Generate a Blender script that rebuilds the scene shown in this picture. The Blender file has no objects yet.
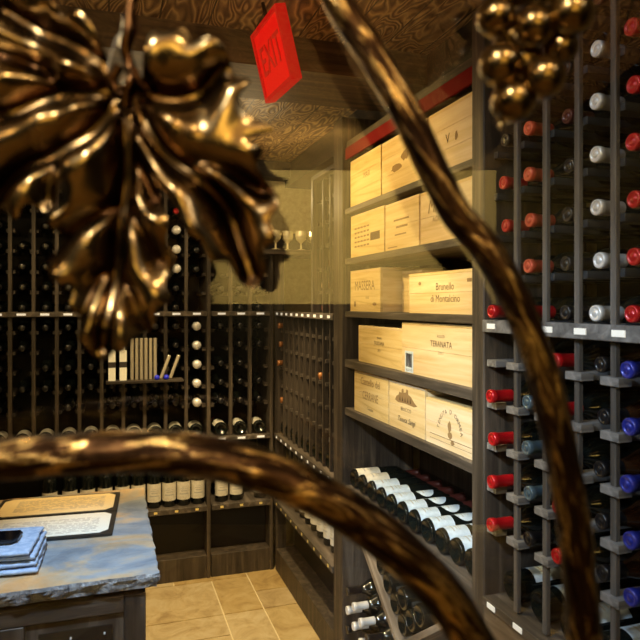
import bpy, bmesh, math, random
import numpy as np
from mathutils import Vector, Matrix, Euler
from mathutils import noise as mnoise
R = random.Random(7)
SC = bpy.context.scene
COL = SC.collection
PI = math.pi
ANG = math.radians(18.25)
FX, FY = math.sin(ANG), math.cos(ANG)          # direction the camera looks
CAMH = 1.55

# ------------------------------------------------------------------ materials
def mat(name):
    m = bpy.data.materials.new(name); m.use_nodes = True
    nt = m.node_tree; nt.nodes.clear()
    out = nt.nodes.new('ShaderNodeOutputMaterial')
    return m, nt, out
def N(nt, t, **kw):
    n = nt.nodes.new(t)
    for k, v in kw.items():
        if k in n.inputs.keys() if isinstance(k, str) else False: n.inputs[k].default_value = v
        else: setattr(n, k, v)
    return n
def L(nt, a, b): nt.links.new(a, b)
def principled(name, col, rough=.5, metal=0, spec=.5, coat=0, emis=None, es=0, coatr=.05):
    m, nt, out = mat(name)
    p = nt.nodes.new('ShaderNodeBsdfPrincipled')
    p.inputs['Base Color'].default_value = (*col, 1); p.inputs['Roughness'].default_value = rough
    p.inputs['Metallic'].default_value = metal; p.inputs['Specular IOR Level'].default_value = spec
    p.inputs['Coat Weight'].default_value = coat; p.inputs['Coat Roughness'].default_value = coatr
    if emis: p.inputs['Emission Color'].default_value = (*emis, 1); p.inputs['Emission Strength'].default_value = es
    L(nt, p.outputs[0], out.inputs[0])
    return m, nt, p
def coords(nt, scale=(1, 1, 1), rot=(0, 0, 0), src='Object'):
    tc = nt.nodes.new('ShaderNodeTexCoord'); mp = nt.nodes.new('ShaderNodeMapping')
    mp.inputs['Scale'].default_value = scale; mp.inputs['Rotation'].default_value = rot
    L(nt, tc.outputs[src], mp.inputs[0]); return mp.outputs[0]
def noise(nt, vec, scale, detail=4, rough=.55, dist=0):
    n = nt.nodes.new('ShaderNodeTexNoise'); n.inputs['Scale'].default_value = scale
    n.inputs['Detail'].default_value = detail; n.inputs['Roughness'].default_value = rough
    n.inputs['Distortion'].default_value = dist
    L(nt, vec, n.inputs['Vector']); return n.outputs[0]
def ramp(nt, fac, stops):
    r = nt.nodes.new('ShaderNodeValToRGB'); e = r.color_ramp.elements
    while len(e) < len(stops): e.new(.5)
    for i, (p, c) in enumerate(stops): e[i].position = p; e[i].color = (*c, 1)
    L(nt, fac, r.inputs[0]); return r.outputs[0]
def bump(nt, h, p, strength=.3, dist=.01):
    b = nt.nodes.new('ShaderNodeBump'); b.inputs['Strength'].default_value = strength
    b.inputs['Distance'].default_value = dist
    L(nt, h, b.inputs['Height']); L(nt, b.outputs[0], p.inputs['Normal'])
def wood(name, c0, c1, c2, scale=(6, 6, 90), rough=.55, axis='z', bs=.25, nscale=1.0, spec=.4):
    m, nt, p = principled(name, c1, rough, spec=spec)
    s = {'z': (scale[2]*.35, scale[2]*.35, scale[0]*.3), 'y': (scale[2]*.35, scale[0]*.3, scale[2]*.35), 'x': (scale[0]*.3, scale[2]*.35, scale[2]*.35)}[axis]
    v = coords(nt, s)
    f = noise(nt, v, nscale, 6, .65, .6)
    L(nt, ramp(nt, f, [(.3, c0), (.5, c1), (.68, c2)]), p.inputs['Base Color'])
    bump(nt, f, p, bs, .004)
    return m
M = {}
M['rack'] = wood('rack wood', (.012, .009, .007), (.045, .034, .025), (.12, .095, .07), axis='z')
M['rack_y'] = wood('rack wood along', (.012, .009, .007), (.045, .034, .025), (.12, .095, .07), axis='y')
M['rack_x'] = wood('rack wood across', (.012, .009, .007), (.045, .034, .025), (.12, .095, .07), axis='x')
M['post'] = wood('weathered post wood', (.016, .012, .009), (.055, .043, .031), (.13, .10, .07), axis='z')
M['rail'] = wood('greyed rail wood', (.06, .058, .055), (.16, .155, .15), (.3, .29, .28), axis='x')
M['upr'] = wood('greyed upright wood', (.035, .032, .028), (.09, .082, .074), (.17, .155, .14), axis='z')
M['dim'] = wood('shaded rail wood', (.008, .009, .011), (.022, .026, .031), (.05, .056, .064), axis='x')  # darker copy of the rail wood, shade of the upper rails in its colour
M['shelf'] = wood('shelf wood', (.03, .024, .018), (.08, .065, .05), (.19, .155, .12), axis='y')
M['bin'] = wood('diagonal bin wood', (.07, .05, .034), (.2, .15, .1), (.36, .28, .19), axis='y')
M['inner'] = principled('dark interior board', (.006, .0055, .006), .7)[0]
M['innerpanel'] = wood('pale interior board', (.03, .023, .015), (.07, .05, .034), (.12, .09, .06), axis='z')
M['red'] = principled('painted red glow', (.15, .001, .002), .7, spec=.1)[0]  # colour of the strip that stands in for a red glow
M['tag'] = principled('white shelf tag', (.85, .84, .78), .5, emis=(1, .96, .85), es=.35)[0]  # slight emission keeps the paper tags bright, they are no lamps
M['gold'] = principled('brass shelf button', (.85, .6, .15), .3, .6, emis=(1, .75, .2), es=.25)[0]  # buttons given a slight glow of their own, they are no lamps
M['glass_dark'] = principled('dark bottle glass', (.006, .008, .007), .08, spec=.7)[0]
M['glass_brown'] = principled('brown bottle glass', (.03, .012, .005), .08, spec=.7)[0]
def foil(name, c, rough=.28):
    m, nt, p = principled(name, c, rough, .25, spec=.6, coat=.3)
    bump(nt, noise(nt, coords(nt, (90, 90, 90)), 2, 2), p, .2, .002); return m
M['f_red'] = foil('red foil', (.50, .008, .012))
M['f_coral'] = foil('coral foil', (.62, .1, .05))
M['f_white'] = foil('white foil', (.8, .8, .78))
M['f_blue'] = foil('blue foil', (.02, .03, .30))
M['f_grey'] = foil('blue grey foil', (.09, .15, .20))
M['f_black'] = foil('black foil', (.012, .012, .014))
M['f_gold'] = foil('bronze foil', (.4, .16, .05))
M['f_brown'] = foil('dark red foil', (.09, .02, .015))
def paper(name, c, c2, sc=40):
    m, nt, p = principled(name, c, .7, spec=.2)
    L(nt, ramp(nt, noise(nt, coords(nt, (1, 1, 1)), sc, 3), [(.35, c), (.62, c2)]), p.inputs['Base Color']); return m
M['label'] = paper('cream bottle label', (.80, .77, .66), (.66, .62, .50))
M['label_w'] = paper('white bottle label', (.72, .82, .90), (.52, .62, .70))
M['ink'] = principled('dark ink', (.05, .04, .035), .7)[0]
M['crateink'] = principled('burnt brown ink', (.10, .055, .02), .75)[0]
M['crateink2'] = principled('faded crate ink', (.30, .19, .08), .75)[0]
def pine(name, c0, c1, c2, seed):
    m, nt, p = principled(name, c1, .6, spec=.25)
    tc = nt.nodes.new('ShaderNodeTexCoord'); mp = nt.nodes.new('ShaderNodeMapping')
    mp.inputs['Scale'].default_value = (3, 1.6, 26); mp.inputs['Location'].default_value = (seed*3.1, seed*1.7, seed*2.3)
    L(nt, tc.outputs['Object'], mp.inputs[0])
    f = noise(nt, mp.outputs[0], 1.6, 5, .6, .9)
    g = noise(nt, mp.outputs[0], .35, 2, .5, .3)
    mx = nt.nodes.new('ShaderNodeMix'); mx.data_type = 'RGBA'; mx.blend_type = 'MULTIPLY'; mx.inputs[0].default_value = .55
    L(nt, ramp(nt, f, [(.3, c0), (.5, c1), (.72, c2)]), mx.inputs[6])
    L(nt, ramp(nt, g, [(.3, (.78, .68, .52)), (.6, (1, 1, 1))]), mx.inputs[7])
    L(nt, mx.outputs[2], p.inputs['Base Color']); bump(nt, f, p, .15, .002)
    return m
PINES = [pine('pine board %d' % i, (.60+.03*i, .44+.03*i, .18+.03*i), (.78, .61, .30+.03*i), (.86, .72, .42+.02*i), i) for i in range(4)]
# ceiling planks with swirling grain
m, nt, p = principled('swirl grained ceiling plank', (.2, .12, .05), .5)
v = coords(nt, (1, 1, 1))
w = nt.nodes.new('ShaderNodeTexNoise'); w.inputs['Scale'].default_value = 3.2; w.inputs['Detail'].default_value = 1.5; w.inputs['Distortion'].default_value = .5
mp = nt.nodes.new('ShaderNodeMapping'); mp.inputs['Scale'].default_value = (3.4, 1.0, 1); L(nt, v, mp.inputs[0]); L(nt, mp.outputs[0], w.inputs['Vector'])
mu = nt.nodes.new('ShaderNodeMath'); mu.operation = 'MULTIPLY'; mu.inputs[1].default_value = 95; L(nt, w.outputs[0], mu.inputs[0])
sn = nt.nodes.new('ShaderNodeMath'); sn.operation = 'SINE'; L(nt, mu.outputs[0], sn.inputs[0])
ma = nt.nodes.new('ShaderNodeMath'); ma.operation = 'MULTIPLY_ADD'; ma.inputs[1].default_value = .5; ma.inputs[2].default_value = .5; L(nt, sn.outputs[0], ma.inputs[0])
cr = ramp(nt, ma.outputs[0], [(.0, (.075, .035, .012)), (.3, (.15, .085, .032)), (.8, (.26, .16, .065)), (1, (.40, .27, .11))])
sx = nt.nodes.new('ShaderNodeSeparateXYZ'); L(nt, v, sx.inputs[0])
md = nt.nodes.new('ShaderNodeMath'); md.operation = 'PINGPONG'; md.inputs[1].default_value = .075; L(nt, sx.outputs[0], md.inputs[0])
gt = nt.nodes.new('ShaderNodeMath'); gt.operation = 'GREATER_THAN'; gt.inputs[1].default_value = .0025; L(nt, md.outputs[0], gt.inputs[0])
mx = nt.nodes.new('ShaderNodeMix'); mx.data_type = 'RGBA'; mx.inputs[6].default_value = (.01, .006, .003, 1)
L(nt, gt.outputs[0], mx.inputs[0]); L(nt, cr, mx.inputs[7]); L(nt, mx.outputs[2], p.inputs['Base Color'])
bump(nt, ma.outputs[0], p, .3, .004)
M['ceil'] = m
M['beam'] = wood('dark beam wood', (.02, .012, .006), (.06, .036, .016), (.13, .08, .036), axis='x')
M['crown'] = wood('black crown wood', (.006, .005, .004), (.014, .011, .009), (.03, .024, .018), axis='y')
def plaster(name, c0, c1):
    m, nt, p = principled(name, c0, .9, spec=.1)
    f = noise(nt, coords(nt), 30, 6, .7)
    L(nt, ramp(nt, f, [(.3, c0), (.7, c1)]), p.inputs['Base Color']); bump(nt, f, p, .5, .01); return m
M['plaster'] = plaster('ochre plaster', (.36, .30, .15), (.52, .44, .25))
M['plaster2'] = plaster('lit tan plaster', (.62, .50, .24), (.72, .60, .32))
# travertine
m, nt, p = principled('honey travertine', (.6, .4, .2), .38, spec=.45)
geo = nt.nodes.new('ShaderNodeNewGeometry'); v = coords(nt)
f = noise(nt, v, 7, 8, .7, .8)
isl = ramp(nt, geo.outputs['Random Per Island'], [(0, (.66, .54, .30)), (.35, (.56, .40, .16)), (.6, (.72, .62, .40)), (1, (.58, .46, .26))])
mx = nt.nodes.new('ShaderNodeMix'); mx.data_type = 'RGBA'; mx.blend_type = 'MULTIPLY'; mx.inputs[0].default_value = .8
L(nt, isl, mx.inputs[6]); L(nt, ramp(nt, f, [(.34, (.50, .40, .28)), (.5, (.86, .80, .68)), (.62, (1, 1, 1))]), mx.inputs[7])
L(nt, mx.outputs[2], p.inputs['Base Color']); bump(nt, f, p, .2, .004)
M['tile'] = m
M['grout'] = principled('pale grout', (.80, .70, .45), .8)[0]
# stone table top
m, nt, p = principled('slate and sandstone slab', (.4, .4, .4), .33, spec=.6)
v = coords(nt, (2.2, 3.2, 2)); f = noise(nt, v, 1.5, 6, .62, 1.2); g = noise(nt, coords(nt, (1, 1, 1)), 14, 6, .7, .5)
mx = nt.nodes.new('ShaderNodeMix'); mx.data_type = 'RGBA'; mx.blend_type = 'MULTIPLY'; mx.inputs[0].default_value = .5
L(nt, ramp(nt, f, [(.30, (.16, .22, .30)), (.45, (.30, .36, .42)), (.55, (.50, .42, .30)), (.68, (.62, .36, .14))]), mx.inputs[6])
L(nt, ramp(nt, g, [(.3, (.45, .42, .4)), (.6, (1, 1, 1))]), mx.inputs[7]); L(nt, mx.outputs[2], p.inputs['Base Color'])
bump(nt, g, p, .35, .006)
M['stone'] = m
m, nt, p = principled('chiselled slab edge', (.3, .3, .32), .5)
g = noise(nt, coords(nt), 38, 6, .75, .8)
L(nt, ramp(nt, g, [(.32, (.05, .045, .045)), (.5, (.25, .27, .30)), (.68, (.6, .66, .72))]), p.inputs['Base Color']); bump(nt, g, p, .8, .01)
M['stoneedge'] = m
# bronze
def bronze(name, hi, lo, rough, sc, bsz=.2, groove_tone=False):
    m, nt, p = principled(name, hi, rough, 1)
    f = noise(nt, coords(nt), sc, 5, .6, .4)
    L(nt, ramp(nt, f, [(.35, lo), (.62, hi)]), p.inputs['Base Color'])
    g = noise(nt, coords(nt), sc*3, 4, .6)
    L(nt, ramp(nt, g, [(.3, (rough*.75,)*3), (.7, (rough*1.35,)*3)]), p.inputs['Roughness'])
    bump(nt, g, p, bsz, .0015)
    if groove_tone:
        at = nt.nodes.new('ShaderNodeAttribute'); at.attribute_name = 'groove_tone'
        mx = nt.nodes.new('ShaderNodeMix'); mx.data_type = 'RGBA'; mx.inputs[6].default_value = (.050, .024, .010, 1)  # darker brown in the grooves than on domes and raised veins
        src = p.inputs['Base Color'].links[0].from_socket
        L(nt, at.outputs['Fac'], mx.inputs[0]); L(nt, src, mx.inputs[7]); L(nt, mx.outputs[2], p.inputs['Base Color'])
    return m
M['leaf'] = bronze('gilded bronze leaf', (.52, .40, .22), (.30, .20, .09), .21, 10, .02, True)
M['grape'] = bronze('gilded bronze grape', (.36, .26, .12), (.22, .14, .055), .2, 30, .03)
m, nt, p = principled('bronze bar with painted highlights', (.3, .15, .06), .34, 1)
tc = nt.nodes.new('ShaderNodeTexCoord'); mp = nt.nodes.new('ShaderNodeMapping'); mp.inputs['Scale'].default_value = (7, 2.2, 1)
L(nt, tc.outputs['UV'], mp.inputs[0])
f = noise(nt, mp.outputs[0], 1.5, 4, .6, .8)
L(nt, ramp(nt, f, [(.42, (.018, .009, .005)), (.53, (.08, .04, .017)), (.61, (.72, .48, .18))]), p.inputs['Base Color'])  # gold streaks put highlights into the bar's colour
L(nt, ramp(nt, f, [(.35, (.55,)*3), (.65, (.24,)*3)]), p.inputs['Roughness'])
bump(nt, f, p, .7, .004); M['bar'] = m
M['iron'] = principled('dark iron', (.02, .015, .012), .45, .9)[0]
# thin glass: constant Schlick mix, works from both sides
m, nt, out = mat('clear gate glass')
tr = nt.nodes.new('ShaderNodeBsdfTransparent'); gl = nt.nodes.new('ShaderNodeBsdfGlossy'); gl.inputs['Roughness'].default_value = .0
tr.inputs[0].default_value = (.97, .985, .98, 1)
ge = nt.nodes.new('ShaderNodeNewGeometry'); dt = nt.nodes.new('ShaderNodeVectorMath'); dt.operation = 'DOT_PRODUCT'
L(nt, ge.outputs['Normal'], dt.inputs[0]); L(nt, ge.outputs['Incoming'], dt.inputs[1])
ab = nt.nodes.new('ShaderNodeMath'); ab.operation = 'ABSOLUTE'; L(nt, dt.outputs['Value'], ab.inputs[0])
s1 = nt.nodes.new('ShaderNodeMath'); s1.operation = 'SUBTRACT'; s1.inputs[0].default_value = 1; L(nt, ab.outputs[0], s1.inputs[1])
pw = nt.nodes.new('ShaderNodeMath'); pw.operation = 'POWER'; pw.inputs[1].default_value = 5; L(nt, s1.outputs[0], pw.inputs[0])
ml = nt.nodes.new('ShaderNodeMath'); ml.operation = 'MULTIPLY_ADD'; ml.inputs[1].default_value = .9; ml.inputs[2].default_value = .085; L(nt, pw.outputs[0], ml.inputs[0])
ms = nt.nodes.new('ShaderNodeMixShader'); L(nt, ml.outputs[0], ms.inputs[0]); L(nt, tr.outputs[0], ms.inputs[1]); L(nt, gl.outputs[0], ms.inputs[2]); L(nt, ms.outputs[0], out.inputs[0])
M['pane'] = m
def glassm(name, c, rough=.03):
    m, nt, out = mat(name)
    tr = nt.nodes.new('ShaderNodeBsdfTransparent'); tr.inputs[0].default_value = (*c, 1)
    gl = nt.nodes.new('ShaderNodeBsdfGlossy'); gl.inputs['Roughness'].default_value = rough
    lw = nt.nodes.new('ShaderNodeLayerWeight'); lw.inputs[0].default_value = .35
    ms = nt.nodes.new('ShaderNodeMixShader'); L(nt, lw.outputs['Facing'], ms.inputs[0]); L(nt, tr.outputs[0], ms.inputs[1]); L(nt, gl.outputs[0], ms.inputs[2]); L(nt, ms.outputs[0], out.inputs[0]); return m
M['crystal'] = principled('cut crystal', (.95, .86, .55), .22, .45, spec=1)[0]
M['tube'] = principled('frosted glass tube', (.55, .5, .38), .2, .3)[0]
M['reflection_carton'] = principled('cream carton', (.85, .78, .55), .5, emis=(1, .85, .5), es=.25)[0]  # glow stands in for a bright reflected patch
M['bluecap'] = principled('cobalt glass', (.02, .03, .75), .2)[0]
M['cloth'] = paper('pale blue cotton', (.38, .50, .70), (.25, .36, .56), 60)
M['phone'] = principled('black phone shell', (.008, .008, .01), .25, spec=.5)[0]
M['phoneglass'] = principled('black phone screen', (.003, .003, .004), .08, spec=.7)[0]
M['leather'] = principled('black menu leather', (.012, .012, .012), .5)[0]
M['sheet_c'] = paper('warm menu paper', (.84, .74, .46), (.80, .68, .40), 9)
M['sheet_w'] = paper('white menu paper', (.82, .84, .76), (.76, .80, .74), 9)
M['greyink'] = principled('grey print', (.45, .45, .42), .8)[0]
M['exit'] = principled('red illuminated panel', (.2, .0, .0), .5, spec=.1, emis=(1, .0, .003), es=.72)[0]
M['exitrim'] = principled('red sign rim', (.2, .0, .0), .5, spec=.1, emis=(1, .0, .004), es=.4)[0]
M['exitletter'] = principled('dark red letter', (.25, .0, .0), .4, emis=(1, 0, 0), es=.34)[0]
M['wainscot'] = wood('dark wainscot', (.002, .0015, .001), (.004, .003, .002), (.008, .005, .003), axis='z')
M['darkglass'] = principled('smoked cabinet glass', (.008, .01, .011), .06, spec=.7)[0]

# ------------------------------------------------------------------ mesh helpers
def link(o, parent=None):
    COL.objects.link(o)
    if parent: o.parent = parent
    return o
def obj(name, bm, m, parent=None, smooth=False, mats=None, bevel=0, seg=2):
    if bevel:
        bmesh.ops.bevel(bm, geom=list(bm.edges), offset=bevel, segments=seg, affect='EDGES', clamp_overlap=True)
    me = bpy.data.meshes.new(name); bm.normal_update(); bm.to_mesh(me); bm.free()
    for mm in (mats or [m]): me.materials.append(mm)
    if smooth:
        for p in me.polygons: p.use_smooth = True
    return link(bpy.data.objects.new(name, me), parent)
def tag(o, label=None, cat=None, group=None, kind=None):
    if label: o['label'] = label
    if cat: o['category'] = cat
    if group: o['group'] = group
    if kind: o['kind'] = kind
    return o
def empty(name, loc=(0, 0, 0), label=None, cat=None, group=None, rz=0):
    o = bpy.data.objects.new(name, None); o.empty_display_size = .05
    o.location = loc; o.rotation_euler = (0, 0, rz); link(o); tag(o, label, cat, group); return o
def box(bm, x0, x1, y0, y1, z0, z1, mi=0):
    r = bmesh.ops.create_cube(bm, size=1)
    for v in r['verts']:
        v.co = Vector(((x0+x1)/2+v.co.x*(x1-x0), (y0+y1)/2+v.co.y*(y1-y0), (z0+z1)/2+v.co.z*(z1-z0)))
    if mi:
        for f in {f for v in r['verts'] for f in v.link_faces}: f.material_index = mi
    return r['verts']
def bx(name, x0, x1, y0, y1, z0, z1, m, parent=None, bevel=0):
    bm = bmesh.new(); box(bm, x0, x1, y0, y1, z0, z1); return obj(name, bm, m, parent, bevel=bevel)
def lathe(bm, prof, seg=20, mi=0, M4=None, cap=True, uv=False):
    rings = []
    for r, z in prof:
        rings.append([bm.verts.new((r*math.cos(2*PI*k/seg), r*math.sin(2*PI*k/seg), z)) for k in range(seg)])
    for a, b in zip(rings, rings[1:]):
        for k in range(seg):
            f = bm.faces.new((a[k], a[(k+1) % seg], b[(k+1) % seg], b[k])); f.material_index = mi; f.smooth = True
    if cap:
        f = bm.faces.new(list(reversed(rings[0]))); f.material_index = mi
        f = bm.faces.new(rings[-1]); f.material_index = mi
    if M4 is not None:
        for rg in rings:
            for v in rg: v.co = M4 @ v.co
    return rings
def catmull(pts, n=8, closed=False):
    P = [Vector(p) for p in pts]; out = []; L_ = len(P)
    rng = range(L_) if closed else range(L_-1)
    for i in rng:
        if closed: a, b, c, d = P[i-1], P[i], P[(i+1) % L_], P[(i+2) % L_]
        else: a, b, c, d = P[max(i-1, 0)], P[i], P[i+1], P[min(i+2, L_-1)]
        for k in range(n):
            t = k/n
            out.append(.5*((2*b)+(c-a)*t+(2*a-5*b+4*c-d)*t*t+(3*b-a-3*c+d)*t**3))
    if not closed: out.append(P[-1])
    return out
def tube(bm, pts, rad, seg=16, twist=0, ridge=0, nr=4, nz=0, uvl=True):
    """a swept bar with optional twisted ridges; writes UV = (around, along)"""
    n = len(pts); rr = rad if callable(rad) else (lambda t: rad)
    uvlay = bm.loops.layers.uv.verify()
    up = Vector((0, 0, 1)); s = 0; rings = []; ss = []
    T0 = (pts[1]-pts[0]).normalized(); nrm = T0.orthogonal().normalized()
    for i, p in enumerate(pts):
        T = (pts[min(i+1, n-1)]-pts[max(i-1, 0)]).normalized()
        nrm = (nrm-T*nrm.dot(T)).normalized(); bn = T.cross(nrm)
        if i: s += (pts[i]-pts[i-1]).length
        ss.append(s); ring = []
        for k in range(seg):
            th = 2*PI*k/seg
            r = rr(i/(n-1))
            r *= 1+ridge*math.sin(nr*th+twist*s)+(nz*mnoise.noise(Vector((math.cos(th)*2, math.sin(th)*2, s*40))) if nz else 0)
            ring.append(bm.verts.new(p+(nrm*math.cos(th)+bn*math.sin(th))*r))
        rings.append(ring)
    for i in range(n-1):
        for k in range(seg):
            f = bm.faces.new((rings[i][k], rings[i][(k+1) % seg], rings[i+1][(k+1) % seg], rings[i+1][k])); f.smooth = True
            for lp, (a, b) in zip(f.loops, ((k, i), (k+1, i), (k+1, i+1), (k, i+1))):
                lp[uvlay].uv = ((a/seg)+ss[b]*1.2, ss[b]*8)
    bm.faces.new(list(reversed(rings[0]))); bm.faces.new(rings[-1])
def dup(o, parent=None):
    c = o.copy(); COL.objects.link(c)
    if parent: c.parent = parent
    for ch in o.children:
        d = ch.copy(); COL.objects.link(d); d.parent = c
        for g in ch.children:
            e = g.copy(); COL.objects.link(e); e.parent = d
    return c
ORD = ['zeroth', 'first', 'second', 'third', 'fourth', 'fifth', 'sixth', 'seventh', 'eighth', 'ninth', 'tenth', 'eleventh', 'twelfth', 'thirteenth', 'fourteenth']
FONT_CACHE = {}
def text_mesh(s, size, align='CENTER', shear=0, spacing=1.0, ext=.0):
    cu = bpy.data.curves.new('lettering', 'FONT'); cu.body = s; cu.size = size; cu.align_x = align; cu.shear = shear
    cu.space_character = spacing; cu.extrude = ext; cu.resolution_u = 2
    o = bpy.data.objects.new('lettering', cu); COL.objects.link(o)
    dg = bpy.context.evaluated_depsgraph_get(); me = bpy.data.meshes.new_from_object(o.evaluated_get(dg))
    bpy.data.objects.remove(o); return me
AISLE = Matrix(((0, 0, -1, 0), (-1, 0, 0, 0), (0, 1, 0, 0), (0, 0, 0, 1)))   # text x -> -Y, text y -> +Z, faces -X

# ------------------------------------------------------------------ the room
def struct(name, bm, m, mats=None): o = obj(name, bm, m, mats=mats); o['kind'] = 'structure'; return o
WX, BY, CZ = 1.31, 4.0, 2.44
LX = -2.3
def sbox(name, x0, x1, y0, y1, z0, z1, m):
    bm = bmesh.new(); box(bm, x0, x1, y0, y1, z0, z1); return struct(name, bm, m)
# floor: sunken grout slab and one mesh of tiles
bm = bmesh.new()
box(bm, LX-.2, 2.4, -4.4, BY+.1, -.08, -.004, 1)
rt = random.Random(11)
def tile(x0, y0, x1, y1):
    g = .004
    box(bm, x0+g, x1-g, y0+g, y1-g, -.02, .0)
U = .205
for ix in range(-3, 4):
    for iy in range(-6, 7):
        ox, oy = ix*U*3-.07+(iy % 2)*U, iy*U*3+.11
        kind = (ix*2+iy*3) % 3
        if kind == 0:
            tile(ox, oy, ox+2*U, oy+2*U); tile(ox+2*U, oy, ox+3*U, oy+2*U); tile(ox, oy+2*U, ox+U, oy+3*U); tile(ox+U, oy+2*U, ox+3*U, oy+3*U)
        elif kind == 1:
            tile(ox, oy, ox+3*U, oy+2*U); tile(ox, oy+2*U, ox+2*U, oy+3*U); tile(ox+2*U, oy+2*U, ox+3*U, oy+3*U)
        else:
            tile(ox, oy, ox+U, oy+U); tile(ox+U, oy, ox+3*U, oy+U); tile(ox, oy+U, ox+U, oy+3*U); tile(ox+U, oy+U, ox+3*U, oy+3*U)
struct('floor', bm, None, mats=[M['tile'], M['grout']])
sbox('wall_right', WX, WX+.1, -.05, BY+.1, 0, CZ+.06, M['plaster'])
sbox('wall_back', LX-.1, WX, BY, BY+.1, 0, CZ+.06, M['plaster'])
sbox('wall_left', LX-.1, LX, .7, BY, 0, CZ+.06, M['plaster'])
sbox('ceiling', LX-.1, WX+.1, .55, BY+.1, CZ, CZ+.06, M['ceil'])
sbox('trim_1', LX, WX, 2.05, 2.39, 2.33, CZ, M['beam'])
sbox('trim_2', 1.08, WX, .8, BY, 2.30, CZ, M['crown'])
sbox('trim_3', LX, 1.08, 3.86, BY, 2.34, CZ, M['crown'])
# vestibule: square to the gate, behind the camera
def vest(u, d, z): return Vector((FX*d+FY*u, FY*d-FX*u, z))
def vbox(name, u0, u1, d0, d1, z0, z1, m, mats=None):
    bm = bmesh.new(); vs = box(bm, u0, u1, d0, d1, z0, z1)
    for v in vs: v.co = vest(v.co.x, v.co.y, v.co.z)
    return struct(name, bm, m)
vbox('wall_rear', -1.9, 1.25, -3.7, -3.6, 1.55, 2.5, M['plaster2'])
vbox('baseboard_rear', -1.9, 1.25, -3.7, -3.56, 0, 1.55, M['wainscot'])
vbox('wall_vestibule', 1.25, 1.33, -3.7, .25, 0, 2.5, M['wainscot'])
vbox('wall_side', -1.98, -1.9, -3.7, -.2, 0, 2.5, M['wainscot'])
vbox('ceiling_vestibule', -2.0, 1.3, -3.7, .42, 2.505, 2.56, M['ceil'])

# ------------------------------------------------------------------ bottles
PROF = [(.003, .022), (.018, .012), (.027, .001), (.030, .0), (.0355, .002), (.0375, .006), (.0375, .185), (.0362, .197), (.030, .210), (.020, .224), (.0155, .236), (.0142, .245), (.0142, .288), (.0158, .289), (.0158, .297), (.0142, .30)]
PROF_B = [(.003, .022), (.018, .012), (.028, .001), (.031, .0), (.0365, .002), (.0385, .006), (.0385, .165), (.036, .18), (.029, .2), (.021, .22), (.0162, .24), (.0145, .252), (.0142, .288), (.0158, .289), (.0158, .297), (.0142, .30)]
CAP = [(.0150, .238), (.0153, .2385), (.0151, .25), (.0151, .286), (.0168, .2875), (.0170, .298), (.0160, .3015), (.0125, .302), (.0120, .3005), (.0065, .3005), (.006, .302), (.002, .302)]
def bottle_mesh(body, capm, simple=False, prof=PROF):
    bm = bmesh.new(); lathe(bm, prof[:3]+prof[3:] if not simple else [prof[3], prof[5], prof[6], prof[8], prof[10], prof[12], prof[15]], 12 if simple else 20)
    if simple and capm.name.startswith('white'):
        lathe(bm, [(.012, .236), (.021, .244), (.025, .262), (.022, .284), (.026, .292), (.021, .306), (.004, .309)], 9, 1)
    elif simple:
        lathe(bm, [(.0153, .25), (.0156, .286), (.017, .2875), (.0168, .300), (.006, .3015)], 12, 1)
    me = bpy.data.meshes.new('bottle'); bm.to_mesh(me); bm.free()
    me.materials.append(body)
    if simple: me.materials.append(capm)
    return me
ME_CAP = {}
def cap_mesh(k):
    if k not in ME_CAP:
        bm = bmesh.new(); lathe(bm, CAP, 20); me = bpy.data.meshes.new('capsule'); bm.to_mesh(me); bm.free(); me.materials.append(M[k]); ME_CAP[k] = me
    return ME_CAP[k]
ME_FULL = {'d': bottle_mesh(M['glass_dark'], None), 'b': bottle_mesh(M['glass_brown'], None, prof=PROF_B)}
ME_SIMPLE = {k: bottle_mesh(M['glass_dark'], M[k], True) for k in ('f_black', 'f_red', 'f_white', 'f_gold', 'f_brown')}
def label_mesh(m, z0, z1, half, r=.0381, centre=0, round_=False, marks=True):
    """wrap label on the bottle wall; centred on angle `centre`"""
    bm = bmesh.new(); n = 12; rows = 8; grid = []
    for j in range(rows+1):
        z = z0+(z1-z0)*j/rows; hw = half
        if round_: q = (j/rows)*2-1; hw = half*math.sqrt(max(0.02, 1-q*q))
        grid.append([bm.verts.new((r*math.cos(centre-hw+2*hw*k/n), r*math.sin(centre-hw+2*hw*k/n), z)) for k in range(n+1)])
    for j in range(rows):
        for k in range(n):
            f = bm.faces.new((grid[j][k], grid[j][k+1], grid[j+1][k+1], grid[j+1][k])); f.smooth = True
    if marks:
        for (a, b, hh) in ((.30, .36, .45), (.48, .52, .3), (.60, .63, .38), (.70, .72, .25)):
            za, zb = z0+(z1-z0)*a, z0+(z1-z0)*b; R2 = r+.0003; g = []
            for z in (za, zb): g.append([bm.verts.new((R2*math.cos(centre-hh*half+2*hh*half*k/6), R2*math.sin(centre-hh*half+2*hh*half*k/6), z)) for k in range(7)])
            for k in range(6):
                f = bm.faces.new((g[0][k], g[0][k+1], g[1][k+1], g[1][k])); f.material_index = 1
    me = bpy.data.meshes.new('label'); bm.to_mesh(me); bm.free(); me.materials.append(m); me.materials.append(M['greyink']); return me
def full_bottle(cap, kind='d', lab=None, extra=None):
    o = link(bpy.data.objects.new('wine_bottle', ME_FULL[kind]))
    c = link(bpy.data.objects.new('capsule', cap_mesh(cap)), o)
    if lab: link(bpy.data.objects.new('bottle_label', lab), o)
    if extra: link(bpy.data.objects.new('shoulder_label', extra), o)
    return o
TOX = (0, -PI/2, 0)      # lying, neck toward the aisle (-X)
TOY = (PI/2, 0, 0)       # lying, neck toward -Y
BASEX = (0, PI/2, 0)     # lying, base toward the aisle

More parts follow.
